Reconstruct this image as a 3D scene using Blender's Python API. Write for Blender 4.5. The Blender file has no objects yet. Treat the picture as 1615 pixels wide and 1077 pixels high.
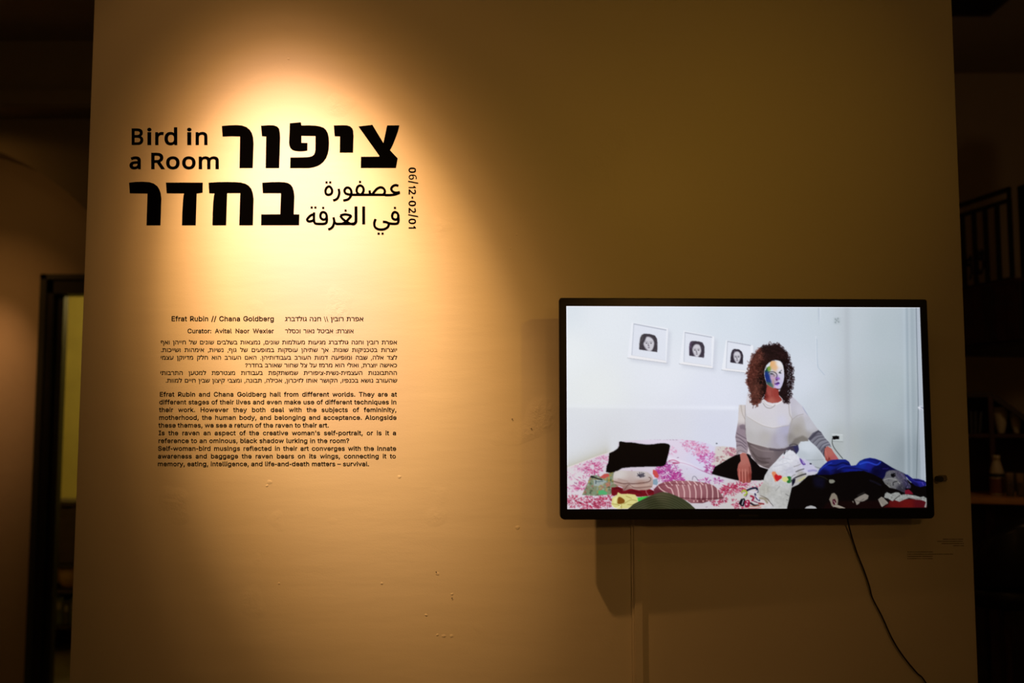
import bpy, bmesh, math, random
import numpy as np
from mathutils import Vector, Matrix

# ------------------------------------------------------------------ camera
SC = bpy.context.scene
COL = SC.collection
F, CX, CY = 1570.0, 807.5, 538.5            # focal length and centre for a 1615 x 1077 frame
TH = math.radians(4.9)
CAM = Vector((0.0, -2.6, 1.55))
cd = bpy.data.cameras.new('camera'); cd.sensor_width = 36.0; cd.lens = 36.0 * F / 1615.0
cd.clip_start = 0.05; cd.clip_end = 60
cd.dof.use_dof = True; cd.dof.focus_distance = 2.6; cd.dof.aperture_fstop = 2.0
cam = bpy.data.objects.new('camera', cd); COL.objects.link(cam)
cam.location = CAM; cam.rotation_euler = (math.radians(90) + TH, 0, 0)
SC.camera = cam

# ------------------------------------------------------------------ world, exposure, lamps and added fill lights
vs = SC.view_settings
vs.view_transform = 'Standard'; vs.look = 'None'; vs.exposure = 0.0; vs.gamma = 1.0; vs.use_curve_mapping = False
w = bpy.data.worlds.new('world'); SC.world = w; w.use_nodes = True
w.node_tree.nodes['Background'].inputs[0].default_value = (1.0, 0.50, 0.13, 1)
w.node_tree.nodes['Background'].inputs[1].default_value = 0.022

def beam(name, loc, target, power, stops, rad=0.03, size=179.0):
    """A reflector lamp. stops = (angle in degrees from the axis, strength, r, g, b): its beam profile."""
    ld = bpy.data.lights.new(name, 'SPOT'); ld.energy = power; ld.shadow_soft_size = rad
    ld.spot_size = math.radians(size); ld.spot_blend = 0.15
    ld.use_nodes = True; nt = ld.node_tree; nt.nodes.clear()
    out = nt.nodes.new('ShaderNodeOutputLight'); em = nt.nodes.new('ShaderNodeEmission')
    tc = nt.nodes.new('ShaderNodeTexCoord'); sx = nt.nodes.new('ShaderNodeSeparateXYZ')
    ab = nt.nodes.new('ShaderNodeMath'); ab.operation = 'ABSOLUTE'
    ac = nt.nodes.new('ShaderNodeMath'); ac.operation = 'ARCCOSINE'
    dv = nt.nodes.new('ShaderNodeMath'); dv.operation = 'DIVIDE'; dv.inputs[1].default_value = math.pi / 2
    nrm = nt.nodes.new('ShaderNodeVectorMath'); nrm.operation = 'NORMALIZE'
    rp = nt.nodes.new('ShaderNodeValToRGB'); rp.color_ramp.interpolation = 'B_SPLINE' if False else 'EASE'
    mx = max(s[1] for s in stops)
    el = rp.color_ramp.elements
    for i, s in enumerate(stops):
        e = el[i] if i < 2 else el.new(0.5)
        e.position = s[0] / 90.0
    for s in stops:
        e = min(el, key=lambda q: abs(q.position - s[0] / 90.0))
        k = s[1] / mx
        e.color = (s[2] * k, s[3] * k, s[4] * k, 1)
    rp.color_ramp.interpolation = 'CARDINAL' if False else 'LINEAR'
    nt.links.new(tc.outputs['Normal'], nrm.inputs[0]); nt.links.new(nrm.outputs[0], sx.inputs[0])
    nt.links.new(sx.outputs[2], ab.inputs[0]); nt.links.new(ab.outputs[0], ac.inputs[0])
    nt.links.new(ac.outputs[0], dv.inputs[0]); nt.links.new(dv.outputs[0], rp.inputs[0])
    nt.links.new(rp.outputs[0], em.inputs[0]); em.inputs[1].default_value = mx
    nt.links.new(em.outputs[0], out.inputs[0])
    o = bpy.data.objects.new(name, ld); COL.objects.link(o); o.location = loc
    o.rotation_euler = (Vector(target) - Vector(loc)).to_track_quat('-Z', 'Y').to_euler()
    return o

def ray(px, py):
    a = (px - CX) / F; b = (CY - py) / F
    return Vector((a, math.cos(TH) - b * math.sin(TH), math.sin(TH) + b * math.cos(TH)))
def at(px, py, Y=0.0):
    r = ray(px, py); t = (Y - CAM.y) / r.y
    return CAM + r * t
def hit(px, py, P, n):
    r = ray(px, py); t = (Vector(P) - CAM).dot(n) / r.dot(n)
    return CAM + r * t

LAMP1 = (-0.914, -0.998, 3.320); AIM1 = (-0.503, 0.0, 1.925); P1 = 1.0
PROF1 = [(0, 405, 1.0, 0.545, 0.27), (4, 400, 1.0, 0.545, 0.25), (8, 382, 1.0, 0.54, 0.21), (12, 208, 1.0, 0.50, 0.16), (15, 68.6, 1.0, 0.47, 0.135), (18, 25, 1.0, 0.45, 0.125), (21, 10.6, 1.0, 0.45, 0.12), (24, 5.2, 1.0, 0.45, 0.12), (28, 4.4, 1.0, 0.45, 0.12), (33, 2.2, 1.0, 0.45, 0.12), (45, 0.5, 1.0, 0.45, 0.12), (60, 0.1, 1.0, .45, .12), (90, 0.05, 1.0, 0.45, 0.11)]
AIM4 = (-0.56, 0.0, 2.14); P4 = 1.0
PROF4 = [(0, 72, .66, .52, 1.0), (4, 66, .66, .52, 1.0), (7, 41, .68, .56, .9), (10, 13, .8, .6, .8), (13, 3, .9, .6, .5), (17, .5, 1, .6, .3), (90, .05, 1, .6, .3)]
LAMP2 = (2.20, -2.60, 3.05); AIM2 = (0.30, 0.0, 2.15); P2 = 1.0
PROF2 = [(0, 50, 1.0, 0.52, 0.045), (8, 25, 1.0, 0.52, 0.045), (15, 5.0, 1.0, 0.52, 0.05), (22, 2, 1.0, 0.50, 0.06), (33, 0.4, 1.0, 0.5, 0.08), (90, 0.2, 1.0, 0.5, 0.08)]
LAMP3 = (-3.10, 2.62, 3.0); AIM3 = (-3.22, 3.45, 1.75); P3 = 110.0
PROF3 = [(0, .5, 1, .47, .17), (10, .32, 1, .46, .16), (18, .075, 1, .45, .12), (40, .012, 1, .45, .11), (90, .005, 1, .45, .1)]
AREA_FILL = 1.4
FILL5 = (1.0, -3.4, 2.25); AIM5 = (0.36, 0.0, 1.15); P5 = 1.0
PROF5 = [(0, 26, 1, .47, .13), (7, 20, 1, .47, .13), (12, 8, 1, .47, .12), (17, 1.6, 1, .47, .12), (28, .5, 1, .47, .12), (90, .1, 1, .47, .12)]
WARM = (1.0, 0.52, 0.155)
PALE = (1.0, 0.72, 0.36)
beam('spot_lettering', LAMP1, AIM1, P1, PROF1, rad=0.03)
beam('spot_room', LAMP2, AIM2, P2, PROF2, rad=0.03)
beam('spot_arch', LAMP3, AIM3, P3, PROF3, rad=0.04)
def glow(name, loc, power, col, rad):
    ld = bpy.data.lights.new(name, 'POINT'); ld.energy = power; ld.color = col; ld.shadow_soft_size = rad
    o = bpy.data.objects.new(name, ld); COL.objects.link(o); o.location = loc; return o
glow('lamp_hall', (-2.6, 5.4, 2.6), 26.0, (1.0, 0.72, 0.25), 0.15)
glow('fill_bar', (2.3, 1.0, 2.2), 2.2, (1.0, 0.58, 0.28), 0.05)  # unseen fill light, added to brighten the dark bar corner
glow('lamp_foyer', (-2.2, 0.9, 3.3), 1.2, (1.0, 0.52, 0.18), 0.15)
ad = bpy.data.lights.new('fill_area', 'AREA'); ad.shape = 'RECTANGLE'; ad.size = 1.6; ad.size_y = 0.5; ad.energy = AREA_FILL; ad.color = (1.0, 0.50, 0.13)  # added soft fill in place of ceiling bounce, no fixture there
ao = bpy.data.objects.new('fill_area', ad); COL.objects.link(ao); ao.location = (0.2, -2.0, 3.5); ao.rotation_euler = Vector((0, .55, -.83)).to_track_quat('-Z', 'Y').to_euler()
beam('fill_cool', (LAMP1[0] + 0.07, LAMP1[1], LAMP1[2]), AIM4, P4, PROF4, rad=0.03)  # second beam added at the same spot to whiten its bright core
beam('fill_front', FILL5, AIM5, P5, PROF5, rad=0.12)  # added frontal fill, lightens the shadow under the television


# ------------------------------------------------------------------ materials
def mat(name, col, rough=0.6, metal=0.0, spec=0.5, var=0.0, vscale=8.0, bump=0.0, bscale=60.0, coat=0.0):
    m = bpy.data.materials.new(name); m.use_nodes = True; nt = m.node_tree
    b = nt.nodes['Principled BSDF']
    b.inputs['Base Color'].default_value = (*col, 1); b.inputs['Roughness'].default_value = rough
    b.inputs['Metallic'].default_value = metal; b.inputs['Specular IOR Level'].default_value = spec
    b.inputs['Coat Weight'].default_value = coat
    tc = nt.nodes.new('ShaderNodeTexCoord')
    if var:
        n = nt.nodes.new('ShaderNodeTexNoise'); n.inputs['Scale'].default_value = vscale; n.inputs['Detail'].default_value = 5
        r = nt.nodes.new('ShaderNodeValToRGB')
        r.color_ramp.elements[0].position = 0.3; r.color_ramp.elements[1].position = 0.7
        r.color_ramp.elements[0].color = (*[c * (1 - var) for c in col], 1)
        r.color_ramp.elements[1].color = (*[min(1, c * (1 + var)) for c in col], 1)
        nt.links.new(tc.outputs['Object'], n.inputs['Vector']); nt.links.new(n.outputs['Fac'], r.inputs['Fac'])
        nt.links.new(r.outputs['Color'], b.inputs['Base Color'])
    if bump:
        n = nt.nodes.new('ShaderNodeTexNoise'); n.inputs['Scale'].default_value = bscale; n.inputs['Detail'].default_value = 6
        bp = nt.nodes.new('ShaderNodeBump'); bp.inputs['Strength'].default_value = 1.0; bp.inputs['Distance'].default_value = bump
        nt.links.new(tc.outputs['Object'], n.inputs['Vector']); nt.links.new(n.outputs['Fac'], bp.inputs['Height'])
        nt.links.new(bp.outputs['Normal'], b.inputs['Normal'])
    return m

def wall_material():
    """painted plaster: roller stipple, long trowel waves, a few filled patches and scratches"""
    m = mat('wall_plaster', (0.80, 0.74, 0.62), 0.62, spec=0.25)
    nt = m.node_tree; b = nt.nodes['Principled BSDF']; tc = nt.nodes.new('ShaderNodeTexCoord')
    def noise(scale, det, vec=None, rough=0.5):
        n = nt.nodes.new('ShaderNodeTexNoise'); n.inputs['Scale'].default_value = scale
        n.inputs['Detail'].default_value = det; n.inputs['Roughness'].default_value = rough
        nt.links.new(vec or tc.outputs['Object'], n.inputs['Vector']); return n.outputs['Fac']
    def math_(op, a, c):
        n = nt.nodes.new('ShaderNodeMath'); n.operation = op
        for i, v in enumerate((a, c)):
            if isinstance(v, (int, float)): n.inputs[i].default_value = v
            else: nt.links.new(v, n.inputs[i])
        return n.outputs[0]
    mp = nt.nodes.new('ShaderNodeMapping'); mp.inputs['Scale'].default_value = (0.35, 1.0, 1.6)
    nt.links.new(tc.outputs['Object'], mp.inputs['Vector'])
    fine = math_('MULTIPLY', noise(260, 3), 0.00022)
    wave = math_('MULTIPLY', noise(9, 3, mp.outputs[0]), 0.0016)
    # sparse rough patches: ridged fine noise, masked by a large thresholded noise
    msk = nt.nodes.new('ShaderNodeMapRange'); msk.inputs[1].default_value = 0.62; msk.inputs[2].default_value = 0.74
    nt.links.new(noise(5.5, 2), msk.inputs[0])
    patch = math_('MULTIPLY', math_('MULTIPLY', noise(75, 5, rough=0.7), msk.outputs[0]), 0.0030)
    h = math_('ADD', math_('ADD', fine, wave), patch)
    bp = nt.nodes.new('ShaderNodeBump'); bp.inputs['Distance'].default_value = 1.0; bp.inputs['Strength'].default_value = 0.8
    nt.links.new(h, bp.inputs['Height']); nt.links.new(bp.outputs['Normal'], b.inputs['Normal'])
    return m

M = {
 'wall': wall_material(),
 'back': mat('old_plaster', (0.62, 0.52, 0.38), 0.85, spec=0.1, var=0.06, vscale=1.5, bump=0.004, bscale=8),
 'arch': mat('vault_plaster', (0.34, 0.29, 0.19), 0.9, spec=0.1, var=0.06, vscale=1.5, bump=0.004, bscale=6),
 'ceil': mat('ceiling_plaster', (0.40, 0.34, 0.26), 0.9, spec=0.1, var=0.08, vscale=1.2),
 'floor': mat('floor_concrete', (0.20, 0.17, 0.13), 0.6, var=0.2, vscale=3),
 'vinyl': mat('black_vinyl', (0.0010, 0.0009, 0.0008), 0.8, spec=0.0),
 'tvblk': mat('tv_gloss_black', (0.005, 0.005, 0.005), 0.28, spec=0.35),
 'tvback': mat('tv_matt_black', (0.012, 0.012, 0.012), 0.6),
 'cable': mat('cable_black', (0.010, 0.009, 0.008), 0.5),
 'iron': mat('black_iron', (0.010, 0.010, 0.009), 0.5, metal=0.3),
 'doorblk': mat('door_black_paint', (0.010, 0.010, 0.008), 0.5, var=0.2, vscale=20),
 'doorgrey': mat('door_grey_paint', (0.04, 0.045, 0.035), 0.5),
 'yellow': mat('yellow_plaster', (0.60, 0.55, 0.20), 0.85, var=0.08, vscale=4),
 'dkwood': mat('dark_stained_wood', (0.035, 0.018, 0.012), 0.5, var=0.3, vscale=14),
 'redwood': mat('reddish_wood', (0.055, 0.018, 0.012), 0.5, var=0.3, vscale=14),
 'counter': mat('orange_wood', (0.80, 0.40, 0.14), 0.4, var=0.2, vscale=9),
 'cream': mat('cream_ceramic', (0.60, 0.52, 0.34), 0.4),
 'amber': mat('amber_ceramic', (0.60, 0.36, 0.08), 0.3),
 'leather': mat('black_leather', (0.010, 0.010, 0.010), 0.3, spec=0.6),
 'label': mat('dull_red_label', (0.20, 0.07, 0.05), 0.6),
 'grey': mat('grey_plastic', (0.30, 0.27, 0.22), 0.5),
 'bookg': mat('green_grey_cloth', (0.10, 0.13, 0.09), 0.7),
 'bookb': mat('brown_cloth', (0.16, 0.08, 0.05), 0.7),
 'bookd': mat('dark_cloth', (0.05, 0.05, 0.05), 0.7),
}
gl = bpy.data.materials.new('clear_glass'); gl.use_nodes = True
g_ = gl.node_tree.nodes['Principled BSDF']; g_.inputs['Transmission Weight'].default_value = 0.9
g_.inputs['Roughness'].default_value = 0.08; g_.inputs['Base Color'].default_value = (0.8, 0.75, 0.6, 1)
M['glass'] = gl

# ------------------------------------------------------------------ mesh helpers
class MB:
    def __init__(s): s.v = []; s.f = []
    def add(s, vs_, fs):
        k = len(s.v); s.v += [tuple(v) for v in vs_]; s.f += [tuple(i + k for i in f) for f in fs]; return s
    def box(s, c, d, rz=0.0, taper=1.0):
        x, y, z = [q / 2 for q in d]; vs_ = []
        for (sx, sy, sz) in ((-1,-1,-1),(1,-1,-1),(1,1,-1),(-1,1,-1),(-1,-1,1),(1,-1,1),(1,1,1),(-1,1,1)):
            t = taper if sz > 0 else 1.0
            p = Vector((sx * x * t, sy * y * t, sz * z))
            if rz: p.rotate(Matrix.Rotation(rz, 3, 'Z'))
            vs_.append(p + Vector(c))
        return s.add(vs_, [(0,3,2,1),(4,5,6,7),(0,1,5,4),(1,2,6,5),(2,3,7,6),(3,0,4,7)])
    def minmax(s, a, b): return s.box([(p + q) / 2 for p, q in zip(a, b)], [abs(q - p) for p, q in zip(a, b)])
    def tube(s, pts, r, n=8, cap=True):
        pts = [Vector(p) for p in pts]; rs = r if isinstance(r, (list, tuple)) else [r] * len(pts)
        up = None; rings = []
        for i, p in enumerate(pts):
            t = (pts[min(i + 1, len(pts) - 1)] - pts[max(i - 1, 0)]).normalized()
            if up is None: up = t.orthogonal().normalized()
            else: up = (up - t * up.dot(t)).normalized()
            b = t.cross(up)
            rings.append([p + (up * math.cos(2 * math.pi * j / n) + b * math.sin(2 * math.pi * j / n)) * rs[i] for j in range(n)])
        vs_ = [v for rg in rings for v in rg]; fs = []
        for i in range(len(pts) - 1):
            for j in range(n):
                a = i * n + j; b_ = i * n + (j + 1) % n
                fs.append((a, b_, b_ + n, a + n))
        if cap: fs += [tuple(range(n))[::-1], tuple(range((len(pts) - 1) * n, len(pts) * n))]
        return s.add(vs_, fs)
    def lathe(s, prof, c=(0, 0, 0), n=24):
        vs_ = []; fs = []
        for (r, z) in prof:
            for j in range(n):
                a = 2 * math.pi * j / n; vs_.append((c[0] + r * math.cos(a), c[1] + r * math.sin(a), c[2] + z))
        for i in range(len(prof) - 1):
            for j in range(n):
                a = i * n + j; b = i * n + (j + 1) % n; fs.append((a, b, b + n, a + n))
        return s.add(vs_, fs)
    def prism(s, poly, y0, y1):           # poly in x,z ; extruded along y
        n = len(poly)
        vs_ = [(x, y0, z) for x, z in poly] + [(x, y1, z) for x, z in poly]
        fs = [tuple(range(n)), tuple(range(n, 2 * n))[::-1]] + [(i, i + n, (i + 1) % n + n, (i + 1) % n) for i in range(n)]
        return s.add(vs_, fs)
    def build(s, name, m, parent=None, bevel=0.0, smooth=False, seg=2, mtx=None):
        me = bpy.data.meshes.new(name); me.from_pydata(s.v, [], s.f)
        if mtx is not None: me.transform(mtx)
        bm = bmesh.new(); bm.from_mesh(me)
        bmesh.ops.recalc_face_normals(bm, faces=bm.faces)
        if bevel: bmesh.ops.bevel(bm, geom=bm.edges[:], offset=bevel, segments=seg, affect='EDGES', clamp_overlap=True)
        bm.to_mesh(me); bm.free()
        if smooth: me.shade_smooth()
        me.materials.append(m)
        o = bpy.data.objects.new(name, me); COL.objects.link(o)
        if parent: o.parent = parent; o.matrix_parent_inverse = Matrix.Identity(4)
        return o
def tag(o, label=None, cat=None, group=None, kind=None):
    for k, v in (('label', label), ('category', cat), ('group', group), ('kind', kind)):
        if v: o[k] = v
    return o
def empty(name, loc=(0, 0, 0), rz=0.0, **kw):
    o = bpy.data.objects.new(name, None); COL.objects.link(o); o.location = loc; o.rotation_euler = (0, 0, rz)
    o.empty_display_size = 0.05
    return tag(o, **kw)
def struct(name, mb, m, **kw):
    o = mb.build(name, m, **kw); o['kind'] = 'structure'; return o
# ------------------------------------------------------------------ the partition wall
PT = 0.30                                     # its thickness
tl, bl_, tr, br = at(147, 0), at(110, 1077), at(1500, 0), at(1545, 1077)
xl = (tl.x + bl_.x) / 2; xr = (tr.x + br.x) / 2
pw = MB().box(((xl + xr) / 2, PT / 2, 1.9), (xr - xl, PT, 3.8))
part_wall = struct('wall_front', pw, M['wall'], bevel=0.004)

# small knocks and filled nail holes in its paint
def blemish(px, py, r, seed):
    rng = random.Random(seed); c = at(px, py); n = 10; k = 605.0
    vs_ = [(c.x, -0.0007, c.z)]
    for ring, (rr, yy) in enumerate(((0.55, -0.0006), (1.0, 0.0003))):
        for j in range(n):
            a = 2 * math.pi * j / n; q = rr * r / k * (0.7 + 0.6 * rng.random())
            vs_.append((c.x + q * math.cos(a), yy, c.z + q * 0.8 * math.sin(a)))
    fs = [(0, 1 + j, 1 + (j + 1) % n) for j in range(n)]
    fs += [(1 + j, 1 + n + j, 1 + n + (j + 1) % n, 1 + (j + 1) % n) for j in range(n)]
    MB().add(vs_, fs).build('plaster_blob', M['wall'], part_wall, smooth=True)
for i, (px, py, r) in enumerate(((425, 760, 5), (421, 766, 3), (700, 1003, 4), (712, 1003, 4), (690, 1001, 3), (672, 970, 3), (816, 832, 5), (440, 920, 3), (602, 920, 3), (690, 905, 4), (713, 937, 3), (815, 370, 2), (805, 392, 2), (455, 93, 3), (630, 752, 4))):
    blemish(px, py, r, i)
for px, py in ((688, 902), (713, 943), (808, 661), (838, 676)):
    c = at(px, py)
    MB().add([(c.x + 0.0013 * math.cos(a * math.pi / 4), -0.0018, c.z + 0.0018 * math.sin(a * math.pi / 4)) for a in range(8)], [tuple(range(8))]).build('nail_hole', M['tvback'], part_wall)

# surface cable channel below the television
zt = at(1006, 800).z; xa, xb = at(996, 950).x, at(1018, 950).x
ch = empty('cable_channel', ((xa + xb) / 2, 0, 0), label='wall-coloured plastic cable channel running straight down below the television', cat='cable channel')
MB().box((0, -0.003, zt / 2), (xb - xa, 0.006, zt)).build('base_strip', M['wall'], ch, bevel=0.001)
MB().box((-0.001, -0.009, zt / 2 - 0.001), ((xb - xa) * 0.62, 0.009, zt - 0.002)).build('cover_strip', M['wall'], ch, bevel=0.002)

# ------------------------------------------------------------------ wall lettering
def flat(name, polys_px, parent, depth=0.0002, offset=0.0, y=-0.0004, resolution=None):
    """cut vinyl: closed outlines given in photograph pixels, filled (even-odd) and laid on the wall"""
    cu = bpy.data.curves.new(name, 'CURVE'); cu.dimensions = '2D'; cu.fill_mode = 'BOTH'
    for p in polys_px:
        s = cu.splines.new('POLY'); s.points.add(len(p) - 1); s.use_cyclic_u = True
        for i, (px, py) in enumerate(p):
            q = at(px, py); s.points[i].co = (q.x * 10, q.z * 10, 0, 1)     # x10 keeps the fill tolerances happy
    cu.offset = offset * 10; cu.extrude = depth * 10
    o = bpy.data.objects.new(name, cu); COL.objects.link(o)
    bpy.context.view_layer.update()
    me = bpy.data.meshes.new_from_object(o.evaluated_get(bpy.context.evaluated_depsgraph_get()))
    bpy.data.objects.remove(o); bpy.data.curves.remove(cu)
    n = len(me.vertices); co = np.empty(n * 3, np.float32); me.vertices.foreach_get('co', co); co = co.reshape(-1, 3) / 10
    me.vertices.foreach_set('co', np.stack([co[:, 0], y - co[:, 2], co[:, 1]], 1).astype(np.float32).ravel()); me.update()
    me.materials.clear(); me.materials.append(M['vinyl']); me.name = name
    ob = bpy.data.objects.new(name, me); COL.objects.link(ob); ob.parent = parent
    return ob
def zpts(ox, oy, s, pts): return [(ox + x / s, oy + y / s) for x, y in pts]
def smooth_corner(p, it=1):
    return p
Z1 = (190, 170, 5.129); Z2 = (420, 170, 5.127)
ZV = 59.5 * 0
HEB = [
 (Z2, [(745,151),(858,138),(947,285),(977,143),(1076,142),(1062,195),(1040,255),(1020,305),(1000,343),(1062,408),(1048,486),(764,486),(766,396),(912,395),(915,390)]),
 (Z2, [(546,143),(610,141),(650,142),(678,150),(695,166),(702,185),(705,230),(701,362),(594,362),(596,231),(553,230)]),
 (Z2, [(190,125),(280,117),(284,143),(350,142),(395,144),(435,151),(465,162),(484,180),(497,205),(505,240),(507,285),(504,335),(497,372),(484,405),(463,435),(437,458),(410,472),(380,481),(345,487),(193,487),(195,402),(320,400),(350,397),(370,391),(385,380),(393,362),(397,340),(398,228),(284,226),(284,283),(333,284),(332,346),(300,351),(265,352),(235,349),(212,341),(196,327),(187,306),(184,280),(188,200)]),
 (Z2, [(-43,145),(20,141),(60,142),(88,152),(104,170),(110,205),(112,245),(104,487),(-5,487),(-1,232),(-35,230)]),
 (Z1, [(820,147),(880,142),(940,140),(985,144),(1020,156),(1046,178),(1063,205),(1073,240),(1077,290),(1070,487),(963,487),(968,232),(900,230),(826,233)]),
 (Z2, [(-33,606),(40,601),(100,600),(145,602),(175,608),(198,622),(213,643),(222,672),(227,715),(222,861),(267,862),(265,949),(-42,949),(-41,862),(113,861),(119,690),(-28,690)]),
 (Z1, [(713,606),(790,601),(870,600),(930,601),(975,605),(1010,614),(1038,630),(1058,655),(1071,690),(1077,735),(1071,950),(961,950),(969,690),(863,690),(855,950),(744,950),(746,860),(750,770),(756,715),(762,692),(718,691)]),
 (Z1, [(368,605),(666,605),(665,685),(640,690),(617,693),(609,950),(498,950),(500,860),(505,770),(510,715),(515,692),(374,691)]),
 (Z1, [(70,606),(120,600),(180,598),(235,602),(270,613),(297,633),(315,660),(326,692),(331,735),(324,950),(211,950),(219,693),(76,691)]),
]
ht = empty('hebrew_title', at(420, 270), label='large black Hebrew exhibition title in nine heavy cut letters on the lit wall', cat='lettering')
def center_parent(o, e):          # children keep world coordinates under an empty that is not at the origin
    o.matrix_parent_inverse = Matrix.Translation(-e.location)
for (z, p) in HEB: center_parent(flat('letter', [zpts(*z, p)], ht), ht)

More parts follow.
